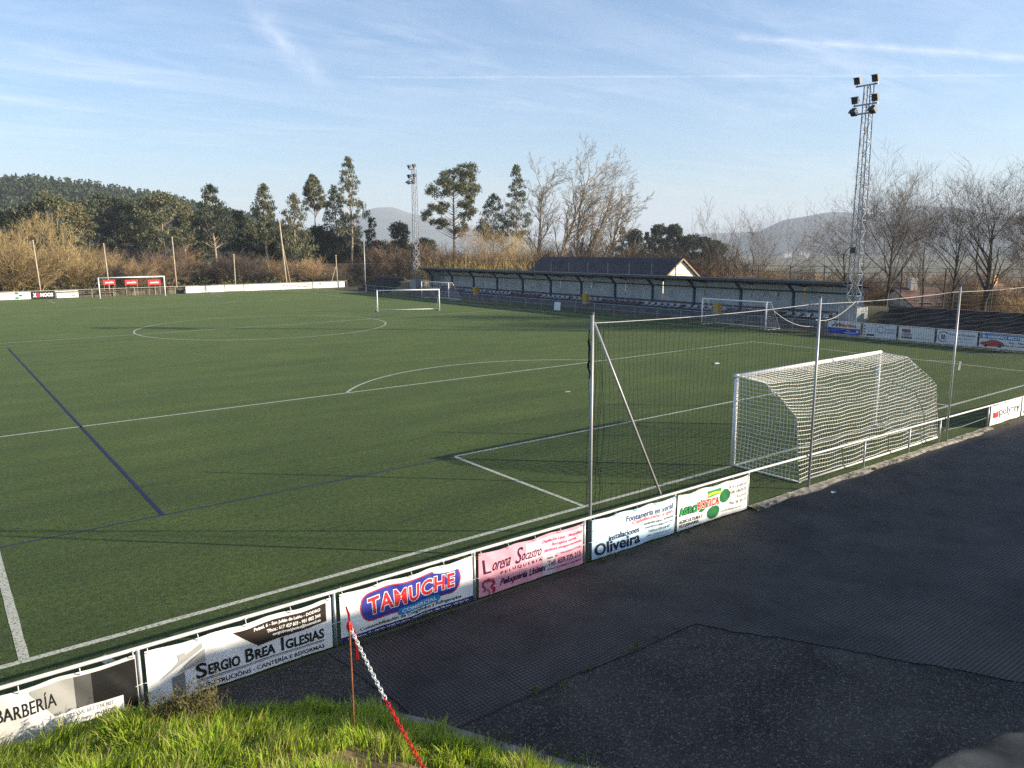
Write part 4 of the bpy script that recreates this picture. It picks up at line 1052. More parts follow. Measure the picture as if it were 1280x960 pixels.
w = s.w; s.stroke([(w*0.17+0.30*cos(a), 0.42+0.30*sin(a)) for a in lin(0.6, 2.6, 12)], 0.05, (0.05, 0.06, 0.09)); s.stroke([(w*0.17+0.30*cos(a), 0.42+0.30*sin(a)) for a in lin(2.9, 5.2, 12)], 0.05, (0.05, 0.06, 0.09))
s.text('BR', w*0.115, w*0.235, 0.26, 0.56, (0.03, 0.04, 0.06), bold=0.02); s.text('Ramón Benjamín', w*0.32, w*0.96, 0.50, 0.66, (0.12, 0.13, 0.16)); s.text('construcciones', w*0.50, w*0.90, 0.34, 0.42, (0.3, 0.3, 0.33)); s.rect(w*0.34, w*0.92, 0.17, 0.20, (0.4, 0.4, 0.42), n=2, m=2, name='text_line')
s = side_sheet(yb[9], yb[10], 'board lettered T. VARIÑO MOTOR with a red car', (0.72, 0.71, 0.71), 16)
w = s.w; s.rect(0.02, w-0.02, 0.52, 0.80, (0.05, 0.22, 0.42), n=6, m=2); s.text('T. VARIÑO MOTOR', 0.10, w*0.97, 0.56, 0.76, WHT, bold=0.03, shear=0.2, layer=2.4)
s.poly([(0.05, 0.20), (0.10, 0.32), (0.35, 0.36), (0.62, 0.48), (0.95, 0.46), (1.25, 0.34), (1.32, 0.18), (1.1, 0.10), (0.3, 0.10)], (0.42, 0.06, 0.05), name='car_picture'); s.ellipse(0.35, 0.14, 0.10, 0.09, BLK, n=8, m=3, name='wheel_picture', layer=2); s.ellipse(1.08, 0.16, 0.10, 0.09, BLK, n=8, m=3, name='wheel_picture', layer=2)
s.text('Iria - Flavia', w*0.62, w*0.95, 0.32, 0.44, BLK, bold=0.01); s.text('Padrón (A Coruña)', w*0.42, w*0.97, 0.12, 0.26, BLK, bold=0.01)
# low wall under the boards and the railing they hang on
t = thing('touchline_wall', 'low concrete wall under the boards on the right touchline', 'wall', (27.12, 0, 0))
MB().box(-0.03, 0.13, -6, 15.6, -0.05, 0.16).build('wall_face', CONC, t)
t = thing('board_railing', 'thin tube railing carrying the boards on the right touchline', 'railing', (27.12, 0, 0))
MB().tube([(0.05, y, 0.97) for y in (-6, 5, 15.5)], 0.025, 6).build('top_rail', galv, t)
for y in lin(-5.5, 15.4, 10): MB().tube([(0.05, y, 0.1), (0.05, y, 0.96)], 0.025, 6).build('post', galv, t)
# dark stepped terrace on the bank behind them
for i, (y0, y1, lab) in enumerate(((-30, 13.6, 'dark stepped concrete terrace behind the right hand boards'), (79.6, 88, 'dark stepped concrete terrace at the far left end of the stand'))):
    b = MB(); dm = mat('dark_step', (0.035, 0.035, 0.038), 0.9, var=0.4, scale=1.2, bump=0.3)
    for k in range(4): b.box(28.3+0.66*k, 28.3+0.66*(k+1), y0, y1, -0.2, 0.36+0.36*k)
    b.box(30.94, 31.3, y0, y1, -0.2, 1.86)  # tall back wall added to keep the top tread in shade
    tag(b.build('step_terrace', dm), lab, 'terrace steps', 'stepped terraces beside the stand')

# far end boards, y = 96.4
FB = 96.4
def far_sheet(u0, u1, label, base, seed, h=0.86, z=0.05):
    x0, x1 = onY(u0, FB)[0], onY(u1, FB)[0]
    return Sheet('advert_board', label, 'advertising board', (x0, FB, z), (1, 0, 0), x1-x0, h, base, seed, 0.006, group='advertising boards behind the far goal line', nx=10, ny=4)
s = far_sheet(-8, 31.5, 'white board with green leaves at the far left', (0.74, 0.74, 0.70), 21)
w = s.w
for (a, c) in ((0.55, 0.72), (0.67, 0.45), (0.55, 0.18)): s.ellipse(w*a, c, 0.24, 0.12, (0.03, 0.22, 0.10), n=8, m=3, name='leaf_print')
s.rect(w*0.22, w*0.42, 0.38, 0.44, (0.35, 0.38, 0.4), n=2, m=2, name='text_line'); s.rect(w*0.75, w*0.95, 0.5, 0.56, (0.45, 0.3, 0.35), n=2, m=2, name='text_line')
s = far_sheet(32.5, 62, 'black board lettered XANOOS in bold white', (0.02, 0.02, 0.022), 22); w = s.w
s.text('X', w*0.06, w*0.22, 0.2, 0.7, WHT, bold=0.05); s.ellipse(w*0.29, 0.42, 0.2, 0.28, (0.5, 0.03, 0.05), n=10, m=3); s.text('NOOS', w*0.38, w*0.93, 0.22, 0.68, WHT, bold=0.05)
s = far_sheet(62.5, 92, 'white board with faint brown writing, right of the black board', (0.72, 0.72, 0.66), 23); w = s.w
s.text('Taller A Ponte', w*0.05, w*0.85, 0.58, 0.76, (0.28, 0.22, 0.10)); s.ellipse(w*0.78, 0.25, 0.25, 0.13, (0.35, 0.34, 0.3), n=8, m=3, name='print'); s.rect(w*0.15, w*0.3, 0.3, 0.36, (0.4, 0.4, 0.4), n=2, m=2, name='text_line')
FARL = [(228, 253, 'white board with small blue marks, first right of the far goal'), (253.5, 277, 'plain white board, second right of the far goal'), (278, 301, 'white board with a rusty lower edge, third right of the far goal'), (302, 324, 'white board with faint grey writing, fourth right of the far goal'), (324.5, 347, 'white board with a thin dark line of writing, right of the faint one'), (347.5, 388, 'white board covered with black brush writing, dark and ragged'), (389, 429, 'clean long white board at the right end of the far row')]
for i, (a, c, lab) in enumerate(FARL):
    s = far_sheet(a, c, lab, (0.76, 0.76, 0.72), 24+i); w = s.w
    if i == 0:
        for (p, q) in ((0.12, 0.35), (0.2, 0.6), (0.3, 0.65), (0.28, 0.3)): s.ellipse(w*p, q, 0.08, 0.07, (0.12, 0.14, 0.3), n=6, m=3, name='print')
        s.text('Abal', w*0.45, w*0.9, 0.28, 0.5, (0.55, 0.57, 0.62))
    elif i == 2: s.rect(0.1, w-0.1, 0.02, 0.10, (0.35, 0.22, 0.14), n=4, m=2, name='rust_stain')
    elif i == 3: s.rect(w*0.2, w*0.8, 0.36, 0.44, (0.5, 0.5, 0.5), n=2, m=2, name='text_line')
    elif i == 4: s.text('neumáticos', w*0.2, w*0.95, 0.35, 0.55, (0.12, 0.12, 0.14), shear=0.3)
    elif i == 5:
        r = random.Random(5)
        for k in range(7): x = w*(0.05+0.13*k); s.stroke([(x, 0.2+r.random()*0.3), (x+0.3, 0.3+r.random()*0.4), (x+0.6, 0.2+r.random()*0.4)], 0.10, (0.05, 0.05, 0.05), name='lettering')
    elif i == 6: s.text('Carballo', w*0.5, w*0.8, 0.3, 0.5, (0.25, 0.26, 0.28), shear=0.3); s.ellipse(w*0.22, 0.62, 0.25, 0.1, (0.12, 0.12, 0.13), n=8, m=3, name='print')
t = thing('far_railing', 'pale tube railing behind the far goal line carrying the white boards', 'railing', (0, FB+0.12, 0))
xa, xb = onY(-10, FB)[0], onY(432, FB)[0]
MB().tube([(xa, 0, 0.98), (xb, 0, 0.98)], 0.035, 6).build('top_rail', mat('rail_tan', (0.45, 0.40, 0.33), 0.6), t)
for k in range(19): x = xa+(xb-xa)*k/18; MB().tube([(x, 0, 0), (x, 0, 0.96)], 0.035, 6).build('post', mat('rail_tan', (0.45, 0.40, 0.33)), t)
# black strip and low wall behind the far goal
t = thing('low_wall', 'low dark stone wall behind the far goal', 'wall', (0, FB+1.0, 0)); xq0, xq1 = onY(92, FB)[0], onY(228, FB)[0]
MB().box(xq0, xq1, 0, 0.3, -0.1, 0.75).build('wall_face', mat('dark_stone', (0.10, 0.085, 0.06), 0.95, var=0.6, scale=1.5, bump=0.5), t)
# three red panels on a wire behind the far goal
for i, (a, c, lab) in enumerate(((124.5, 140, 'leftmost'), (152, 168.5, 'middle one'), (181, 197, 'rightmost'))):
    Y = FB+0.35; x0, _, tt = onY(a, Y); x1 = onY(c, Y)[0]; z1, z0 = zat(a, 349.8, tt), zat(a, 356.2, tt)
    s = Sheet('red_panel', 'small red advert panel with white script behind the far goal, %s of three' % lab, 'advert panel', (x0, Y, z0), (1, 0, 0), x1-x0, z1-z0, (0.55, 0.035, 0.04), 31+i, 0.006, group='red panels behind the far goal', nx=5, ny=3)
    w = s.w; s.text('cocido', w*0.14, w*0.86, (z1-z0)*0.3, (z1-z0)*0.68, WHT, bold=0.03, shear=0.2)
    b = MB()
    for e in (0.1, w-0.1): b.tube([(x0+e, Y+0.02, -0.02), (x0+e, Y+0.02, z0+0.05)], 0.02, 5)
    b.build('support', mat('rail_tan', (0.45, 0.40, 0.33)), s.root)
# tall posts of the far ball stop
pm = mat('weathered_post', (0.42, 0.35, 0.26), 0.85, var=0.25, scale=2)
for i, (u, v, Y, dx, lab) in enumerate(((45, 300, 97.6, -0.25, 'tall pale post behind the black board'), (132, 304, 97.6, -0.2, 'tall pale post left behind the far goal'), (217, 296, 97.6, -0.1, 'tall pale post just right of the far goal'), (291, 318, 97.6, 0.05, 'short thin pale post behind the white boards'), (356, 275, 97.9, -0.6, 'tallest weathered post, leaning left, behind the far white boards'), (420, 319, 97.6, -0.1, 'pale post with a slanting stay behind the right end of the far boards'), (455, 302, 93.5, 0, 'thin grey post standing before the chain link fence'))):
    x, y, tt = onY(u, Y); z = zat(u, v, tt); t = thing('tall_post', lab, 'post', (x, y, -0.05), group='tall posts behind the far goal line')
    rr = 0.13 if i == 4 else 0.085
    MB().tube([(0, 0, 0), (dx*0.5, 0, z*0.5), (dx, 0, z)], [rr, rr*0.95, rr*0.8], 8).build('shaft', pm if i != 6 else galv, t, smooth=True)
    MB().box(dx-rr*1.1, dx+rr*1.1, -rr*1.1, rr*1.1, z-0.02, z+0.05).build('cap', galv, t)
    if i in (4, 5): MB().tube([(-1.3 if i == 5 else 0.7, 0, 0), (dx*0.7, 0, z*0.72)], 0.05, 6).build('stay', pm, t)
# chain link fence at the far right corner
t = thing('chain_link_fence', 'rusty brown chain link fence between the far boards and the left floodlight tower', 'fence', (0, 0, 0))
fp = [onY(404, 100.0), onY(455, 99.0), onY(520, 97.0)]; fm = mat('fence_brown', (0.15, 0.11, 0.075), 0.8)
b = MB()
for p, q in zip(fp, fp[1:]):
    p0, q0 = Vector((p[0], p[1], 0)), Vector((q[0], q[1], 0)); d = q0-p0; n = int(d.length/2.6)
    for k in range(n+1): c = p0+d*k/n; MB().tube([c, c+Vector((0, 0, 3.5))], 0.035, 5).build('post', fm, t)
    m = int(d.length/0.16)
    for k in range(m):
        c = p0+d*k/m; e = p0+d*min(m, k+12)/m
        b.tube([c, e+Vector((0, 0, 3.4))], 0.008, 3, cap=False); b.tube([e, c+Vector((0, 0, 3.4))], 0.008, 3, cap=False)
    b.tube([p0+Vector((0, 0, 3.45)), q0+Vector((0, 0, 3.45))], 0.03, 5)
b.build('mesh', fm, t)
# wire fence along the top of the right bank
t = thing('bank_fence', 'thin dark post and wire fence along the top of the right bank', 'fence', (0, 0, 0)); dk = mat('fence_dark', (0.05, 0.045, 0.04), 0.8)
b = MB()
for k in range(34):
    y = -12+3.0*k; z = terrain(32.6, y); MB().tube([(35.2, y, terrain(35.2, y)-0.1), (35.2, y, 4.3)], 0.045, 5).build('post', dk, t)
for z in (2.0, 2.6, 3.2, 3.8, 4.28): b.tube([(35.2, y, z+0.02*sin(y)) for y in lin(-12, 87, 34)], 0.014, 3)
b.build('wire', dk, t)

# ------------------------------------------------------------------ vegetation
BARK = mat('bark_grey', (0.16, 0.13, 0.10), 0.9, var=0.35, scale=3)
BARK_DK = mat('bark_dark', (0.060, 0.050, 0.042), 0.9, var=0.35, scale=3)
TWIG_TAN = mat('twig_tan', (0.27, 0.185, 0.095), 0.9, island=0.35)
TWIG_RUST = mat('twig_rust', (0.165, 0.112, 0.072), 0.9, island=0.4)
TWIG_DK = mat('twig_dark', (0.105, 0.085, 0.07), 0.9, island=0.35)
TWIG_GOLD = mat('twig_gold', (0.32, 0.235, 0.11), 0.9, island=0.45)
TWIG_PALE = mat('twig_pale', (0.20, 0.16, 0.11), 0.9, island=0.3)
EUC_BARK = mat('bark_eucalyptus', (0.33, 0.26, 0.19), 0.85, var=0.35, scale=1.5)
def leafmat(name, c, isl=0.5): return mat(name, c, 0.6, island=isl, trans=0.25, spec=0.3)
LF_EUC = leafmat('leaf_eucalyptus', (0.088, 0.105, 0.058)); LF_EUC2 = leafmat('leaf_eucalyptus_warm', (0.135, 0.140, 0.070)); LF_DK = leafmat('leaf_dark', (0.046, 0.062, 0.036))
LF_PINE = leafmat('leaf_pine', (0.028, 0.045, 0.024)); LF_IVY = leafmat('leaf_ivy', (0.06, 0.095, 0.03)); LF_OLIVE = leafmat('leaf_olive', (0.17, 0.155, 0.075))

def sphere_pts(rng, n, fill=0.55):
    d = rng.normal(size=(n, 3)); d /= np.linalg.norm(d, axis=1)[:, None]
    return d*(rng.uniform(fill, 1, n)**0.7)[:, None]
def leaf_quads(rng, centers, L, Wd, droop=0.4):
    n = len(centers); a = rng.normal(size=(n, 3)); a[:, 2] -= droop*2; a /= np.linalg.norm(a, axis=1)[:, None]
    b = np.cross(a, rng.normal(size=(n, 3))); b /= np.linalg.norm(b, axis=1)[:, None]
    l = (L*rng.uniform(0.6, 1.4, n))[:, None]*0.5; w = (Wd*rng.uniform(0.6, 1.4, n))[:, None]*0.5
    c = np.cross(a, b)*l*0.25
    return np.stack([centers-a*l, centers+b*w+c*0, centers+a*l+c, centers-b*w], 1)
def leafy_tree(name, label, loc, H, clumps, leafm, barkm, seed, nleaf=5000, L=0.42, Wd=0.2, trunk_r=0.28, lean=(0, 0), droop=0.5, group=None, cat='tree', limbs=True, sub=9):
    """clumps: (dx, dy, z, rx, ry, rz) relative to the base"""
    rng = np.random.default_rng(seed); t = thing(name, label, cat, loc, 0, group)
    top = max(c[2] for c in clumps)
    b = MB(); r = random.Random(seed)
    axis = lambda z: Vector((lean[0]*z/H+0.10*sin(z*0.6+seed), lean[1]*z/H+0.10*cos(z*0.5+seed), z))
    zs = lin(-0.4, top*0.97, 10)
    b.tube([axis(z) for z in zs], [max(0.03, trunk_r*(1-0.9*max(0, z)/(top*1.02))) for z in zs], 7)
    cs = []; vols = []
    for c in clumps:
        # every clump is broken into smaller leaf sprays
        for k in range(sub):
            d = sphere_pts(rng, 1, 0.35)[0]
            cc = np.array([c[0]+d[0]*c[3], c[1]+d[1]*c[4], c[2]+d[2]*c[5]]); s_ = rng.uniform(0.28, 0.52)
            cs.append((cc, np.array([c[3]*s_, c[4]*s_, c[5]*s_*0.85]))); vols.append((c[3]*c[4]*c[5])**0.6*s_**1.5)
            if limbs and k < 5:
                z0 = max(top*0.15, min(cc[2]-0.5*abs(cc[0])-0.6*c[5], top*0.93)); p = axis(z0); q = Vector(cc)
                b.tube([p, p.lerp(q, 0.5)+Vector((0, 0, -0.08*(q-p).length)), q], [max(0.025, trunk_r*0.30*(1-z0/top)+0.02), 0.03, 0.012], 4, cap=False)
    b.build('trunk', barkm, t, smooth=True)
    vols = np.array(vols); cnt = np.maximum(6, (vols/vols.sum()*nleaf)).astype(int)
    P = np.concatenate([cc+sphere_pts(rng, n, 0.1)*rr for (cc, rr), n in zip(cs, cnt)])
    P += rng.normal(size=P.shape)*0.12
    quads_mesh('crown', leaf_quads(rng, P, L, Wd, droop), leafm, t)
    return t
def bare_branches(seed, H, r0, levels=5, n0=7, ang=0.55, lean=(0, 0), up=0.25, first=0.3, ratio=0.62, kids=(3, 5), wiggle=0.12, minr=0.006, stems=1, spread=0.0, r_end=0.3, trunk_f=0.72, q=0.975):
    rng = random.Random(seed); thick = MB(); thin = MB()
    def grow(p, d, L, r, lv):
        wg = wiggle*(0.5 if lv == 0 else 1); n = 5 if lv < 2 else (4 if lv == 2 else 3); pts = [p.copy()]; rad = [r]; q = p.copy(); dd = d.copy()
        for i in range(n):
            dd = (dd+Vector((rng.gauss(0, wg), rng.gauss(0, wg), rng.gauss(0, wg)+up*0.12*(1 if lv else 0.3)))).normalized()
            q = q+dd*L/n; pts.append(q.copy()); rad.append(max(minr*0.7, r*(1-(1-r_end)*(i+1)/n)))
        (thick if lv <= 1 else thin).tube(pts, rad, 7 if lv == 0 else (5 if lv == 1 else 3), cap=False)
        if lv >= levels-1: return
        k = n0 if lv == 0 else rng.randint(*kids)
        for j in range(k):
            f = first+(1-first)*(j+rng.random()*0.8)/k if lv == 0 else 0.2+0.8*(j+rng.random())/k
            f = min(f, 0.999); i = min(n-1, int(f*n)); pp = pts[i].lerp(pts[i+1], f*n-i); rr = rad[i]
            ax = (pts[i+1]-pts[i]).normalized(); s_ = Vector((rng.gauss(0, 1), rng.gauss(0, 1), rng.gauss(0, 1))).cross(ax).normalized()
            a = ang*rng.uniform(0.6, 1.35); nd = (ax*cos(a)+s_*sin(a)+Vector((lean[0]*0.45, lean[1]*0.45, up*0.5))).normalized()
            grow(pp, nd, L*ratio*rng.uniform(0.7, 1.2)*(1.12-0.45*f if lv == 0 else 1), max(minr, rr*0.5), lv+1)
    for s_ in range(stems):
        a = 2*pi*s_/max(1, stems)+rng.random(); o = Vector((cos(a), sin(a), 0))*spread*0.25
        d = Vector((lean[0]+cos(a)*spread, lean[1]+sin(a)*spread, 1)).normalized()
        grow(o+Vector((0, 0, -0.25)), d, H*(trunk_f if stems == 1 else 0.6)*rng.uniform(0.9, 1.08), r0, 0)
    zz = sorted(v[2] for v in thick.v+thin.v); k = H/zz[int((len(zz)-1)*q)]; kx = k**0.5          # bring the crown to its full height
    for b_ in (thick, thin): b_.v = [(v[0]*kx, v[1]*kx, v[2]*k if v[2] > 0 else v[2]) for v in b_.v]
    return thick, thin
def bare_tree(label, loc, seed, barkm, twigm, group=None, name='bare_tree', **k):
    t = thing(name, label, 'tree', loc, 0, group); a, c = bare_branches(seed, **k)
    a.build('trunk', barkm, t, smooth=True); c.build('crown', twigm, t); return t
def spray_tree(name, label, loc, H, z0, w, leafm, barkm, seed, nspray=70, nleaf=9000, L=0.42, Wd=0.16, trunk_r=0.26, shape='spire', droop=0.5, group=None, size=(0.10, 0.20), lean=0.0, flat=0.8, gaps=-0.16):
    """a crown of many small leaf sprays scattered through an envelope, with a limb to each of the larger ones"""
    rng = np.random.default_rng(seed); t = thing(name, label, 'tree', loc, 0, group); b = MB()
    ax = lambda z: Vector((lean*z/H+0.18*sin(z*0.35+seed), 0.18*cos(z*0.3+seed), z))
    zs = lin(-0.4, H*0.96, 12); b.tube([ax(z) for z in zs], [max(0.025, trunk_r*(1-0.93*max(0, z)/H)) for z in zs], 7)
    def env(k):
        if shape == 'spire': return min(1, (k+0.10)/0.28)**0.7*(1-k)**0.62+0.05
        if shape == 'column': return 0.75*sin(pi*(0.12+0.84*k))**0.6*(1-0.35*k)
        return max(0.12, sqrt(max(0, 1-(2*k-0.92)**2/1.25)))
    P = []; n = 0
    while n < nspray:
        k = rng.random()**(0.85 if shape == 'spire' else 0.75) if n > 5 else 0.90+0.02*n; a = rng.uniform(0, 2*pi); q = sqrt(rng.uniform(0.05, 1)); e = env(k)*w
        c = np.array([cos(a)*q*e, sin(a)*q*e, z0+(H-z0)*k])
        if k < 0.85 and mnoise.noise((c[0]*0.6+seed*3.1, c[1]*0.6, c[2]*0.6)) < gaps: continue
        A = ax(c[2]); c[0] += A.x; c[1] += A.y
        r_ = w*rng.uniform(*size)*2.1*(0.75+0.5*q) if shape != 'spire' else w*rng.uniform(*size)*2.0*(1-0.6*k)
        m = max(8, int(nleaf/nspray*(r_/(w*0.3))**2)); pp = sphere_pts(rng, m, 0.15)*np.array([r_, r_, r_*flat])
        P.append(c+pp); n += 1
        if n % 2 == 0:
            zb = max(z0*0.8, c[2]-q*e*0.9-0.3); p = ax(min(zb, H*0.93)); v = Vector(c); mid = p.lerp(v, 0.55)+Vector((0, 0, -0.10*(v-p).length))
            b.tube([p, mid, v], [max(0.02, trunk_r*0.34*(1-zb/H)), 0.03, 0.012], 4, cap=False)
    b.build('trunk', barkm, t, smooth=True)
    P = np.concatenate(P); P += rng.normal(size=P.shape)*0.10
    quads_mesh('crown', leaf_quads(rng, P, L, Wd, droop), leafm, t)
    return t
def euc_clumps(H, z0, w, r, n=7, taper=0.55, dx=0):
    out = []
    for i in range(n):
        k = (i+0.5)/n; z = z0+(H-z0)*k*0.95; ww = w*(1-taper*k**1.5)*(0.75+0.25*sin(pi*min(1, k*1.6))); a = r.uniform(0, 2*pi); o = ww*0.45
        out.append((dx+cos(a)*o, sin(a)*o, z, ww*0.62, ww*0.62, (H-z0)/n*0.85))
    out.append((dx, 0, H*0.97, w*0.16, w*0.16, (H-z0)*0.10)); return out
def px_tree(u, Y=None, X=None, vt=None):
    x, y, t = onY(u, Y) if X is None else onX(u, X)
    g = terrain(x, y); return (x, y, g-0.05), zat(u, vt, t)-g, t

GE = 'tall eucalyptus trees beyond the far end'
ES = [ # u, Y, vtop, crown bottom v, crown half width px, label, leaf, seed
 (268, 110, 232, 300, 21, 'dense pointed eucalyptus nearest the far goal', LF_DK, 1),
 (333, 114, 230, 300, 15, 'slim eucalyptus between the far goal and the leaning post', LF_EUC2, 2),
 (370, 112, 243, 325, 18, 'ragged eucalyptus directly behind the leaning post', LF_EUC2, 3),
 (395, 126, 219, 262, 12, 'small topped eucalyptus on a long thin bare trunk', LF_EUC2, 4),
 (440, 112, 197, 300, 15, 'tallest eucalyptus, its lower trunk bare and pale', LF_EUC2, 5),
 (421, 118, 232, 330, 15, 'dark bushy eucalyptus close beside the tallest one', LF_DK, 6),
 (617, 116, 243, 300, 17, 'round topped eucalyptus right of the big spreading one', LF_EUC, 7),
 (646, 112, 206, 300, 13, 'narrow pointed eucalyptus left of the bare leaning trees', LF_EUC, 8)]
for (u, Y, vt, vb, hwp, lab, lm, sd) in ES:
    loc, H, t = px_tree(u, Y, None, vt); z0 = zat(u, vb, t)-loc[2]; r = random.Random(sd)
    spray_tree('eucalyptus', lab, loc, H, z0, hwp/FPX*t*1.5, lm, EUC_BARK, sd, nspray=165, nleaf=16000, L=0.44, Wd=0.14, group=GE, size=(0.07, 0.16), droop=0.9, gaps=-0.40 if sd in (1, 6) else -0.27)
# big spreading eucalyptus beside the left tower
loc, H, t = px_tree(568, 104, None, 206); m = t/FPX
cl = []
for (u, v, ru, rv) in ((552, 222, 14, 9), (580, 214, 20, 9), (598, 222, 12, 10), (540, 240, 14, 10), (563, 236, 16, 10), (588, 238, 16, 9), (603, 250, 9, 10), (536, 262, 12, 8), (556, 260, 9, 8), (577, 264, 12, 12), (592, 262, 8, 8), (545, 280, 14, 6), (572, 286, 10, 9), (530, 272, 7, 8)):
    cl.append(((u-568)*m*0.97, R.uniform(-2, 2), zat(u, v, t)-loc[2], ru*m, ru*m*0.9, rv*m))
leafy_tree('eucalyptus', 'large spreading eucalyptus right of the distant left floodlight tower', loc, H, cl, LF_EUC2, EUC_BARK, 21, nleaf=13000, L=0.42, Wd=0.15, trunk_r=0.42, group=GE, sub=15)
# dark evergreens
def conifer(u, Y, vt, vb, hwp, lab, lm, sd, X=None, group='dark evergreens beyond the pitch', nleaf=3500, name='conifer'):
    loc, H, t = px_tree(u, Y, X, vt); z0 = max(0.3, zat(u, vb, t)-loc[2]); w = hwp*t/FPX; cl = []
    for i in range(7):
        k = i/6; cl.append((R.uniform(-.2, .2)*w, R.uniform(-.2, .2)*w, z0+(H-z0)*k*0.93, w*(1-0.80*k), w*(1-0.80*k), (H-z0)*0.12))
    leafy_tree(name, lab, loc, H, cl, lm, BARK_DK, sd, nleaf=nleaf, L=0.45, Wd=0.16, trunk_r=0.2, group=group, limbs=False, droop=0.1)
conifer(465, 116, 264, 345, 13, 'dark pointed evergreen left of the far mountain', LF_DK, 31)
def broad(u, Y, vt, vb, hwp, lab, lm, sd, X=None, group='dark evergreens beyond the pitch', nleaf=7000, name='evergreen_tree', bark=BARK_DK, L=0.40, nspray=75):
    loc, H, t = px_tree(u, Y, X, vt); z0 = max(0.5, zat(u, vb, t)-loc[2]); w = hwp*t/FPX
    spray_tree(name, lab, loc, H, z0, w*1.08, lm, bark, sd, nspray=nspray, nleaf=nleaf, L=L, Wd=L*0.4, trunk_r=0.2, shape='dome', droop=0.3, group=group, size=(0.08, 0.16), flat=0.6)
broad(497, 113, 280, 338, 17, 'dark round pine just left of the distant left floodlight tower', LF_DK, 32)
broad(400, 120, 285, 345, 20, 'dark low evergreen under the small topped eucalyptus', LF_DK, 33)
broad(300, 120, 265, 340, 15, 'dark evergreen right of the dense pointed eucalyptus', LF_DK, 34)
broad(532, 110, 300, 340, 16, 'dark evergreen behind the left end of the stand roof', LF_DK, 35)
broad(348, 122, 292, 345, 16, 'dim evergreen low behind the slim eucalyptus', LF_EUC, 36)
broad(446, 124, 300, 345, 14, 'dim evergreen behind the tallest eucalyptus trunk', LF_EUC, 37)
for k_, (u, vt) in enumerate(((258, 290), (284, 286), (322, 292), (340, 300), (362, 298), (384, 294), (412, 290), (432, 296), (474, 302), (512, 306))):
    broad(u, 116+(k_*7)%9, vt, 345, 15+(k_*5)%6, 'dark low evergreen in the row under the tall eucalyptus trees', LF_DK if k_ % 3 else LF_EUC, 140+k_, group='dark low evergreens under the eucalyptus trees', nspray=55, nleaf=5000)
# grey green woodland left
GW = 'grey green eucalyptus crowns behind the left thicket'
for i, (u, Y, vt, vb, hwp, lm, lab) in enumerate((
    (-2, 140, 262, 330, 24, LF_EUC2, 'rounded olive crown cut by the left edge of the photo'), (22, 150, 262, 330, 22, LF_EUC, 'dark rounded crown near the left edge of the photo'),
    (38, 132, 258, 330, 24, LF_EUC2, 'olive crown above the golden bare trees at the far left'), (64, 130, 245, 335, 30, LF_EUC2, 'tallest grey green crown above the golden bare trees'),
    (92, 138, 256, 330, 22, LF_OLIVE, 'yellowish crown right of the tallest grey green one'), (112, 150, 252, 322, 22, LF_EUC, 'dark crown left of the far goal, under the hill'),
    (134, 156, 246, 318, 22, LF_EUC, 'dark crown straight above the left post of the far goal'), (158, 150, 250, 318, 22, LF_EUC, 'dark crown straight above the middle of the far goal'),
    (180, 156, 250, 318, 20, LF_EUC2, 'olive crown above the right half of the far goal'), (206, 142, 244, 318, 27, LF_EUC2, 'broad olive crown right of the far goal'),
    (232, 150, 256, 318, 18, LF_OLIVE, 'small olive crown left of the dense pointed eucalyptus'), (250, 158, 268, 325, 16, LF_EUC, 'dim crown just left of the dense pointed eucalyptus'),
    (312, 150, 276, 330, 18, LF_EUC, 'dim crown between the first two tall eucalyptus trees'))):
    broad(u, Y, vt, vb, hwp, lab, lm, 50+i, group=GW, nleaf=8000, name='woodland_tree', bark=EUC_BARK, L=0.52, nspray=70)
# dark trees behind the shed
GB = 'dark trees on the skyline behind the shed'
for i, (u, t0, vt, hwp, lab) in enumerate(((778, 190, 284, 9, 'dark narrow tree left on the skyline behind the shed roof'), (792, 200, 290, 10, 'dark tree second from left on the skyline behind the shed'), (808, 195, 291, 9, 'small dark pointed tree in the middle of the skyline row'), (824, 190, 285, 12, 'rounded dark tree right of the middle on the skyline'), (842, 185, 284, 10, 'dark round headed tree above the pale gable'), (862, 180, 297, 12, 'low dark tree right above the pale gable'), (880, 175, 299, 12, 'low loose dark tree right of the gable'), (897, 170, 306, 12, 'lowest dark tree, sloping down right of the gable'))):
    x, y, t = onD(u, t0); g = terrain(x, y); H = zat(u, vt, t)-g; w = hwp*t/FPX
    spray_tree('skyline_tree', lab, (x, y, g), H, H*0.4, w*1.25, LF_DK, BARK_DK, 70+i, nspray=60, nleaf=4500, L=0.6, Wd=0.26, trunk_r=0.3, shape='dome' if i not in (0, 2) else 'spire', group=GB, size=(0.10, 0.22))
# rounded bush right of the bare tree behind the stand
x, y, t = onX(968, 60); g = terrain(x, y); H = zat(968, 327, t)-g
leafy_tree('round_shrub', 'dark round evergreen shrub behind the right part of the stand', (x, y, g), H, [(0, 0, H*0.72, 1.6, 1.6, H*0.22), (0.7, 0, H*0.55, 1.5, 1.5, H*0.2), (-0.8, 0, H*0.6, 1.4, 1.4, H*0.2)], LF_DK, BARK_DK, 90, nleaf=2500, L=0.4, Wd=0.2, cat='shrub')

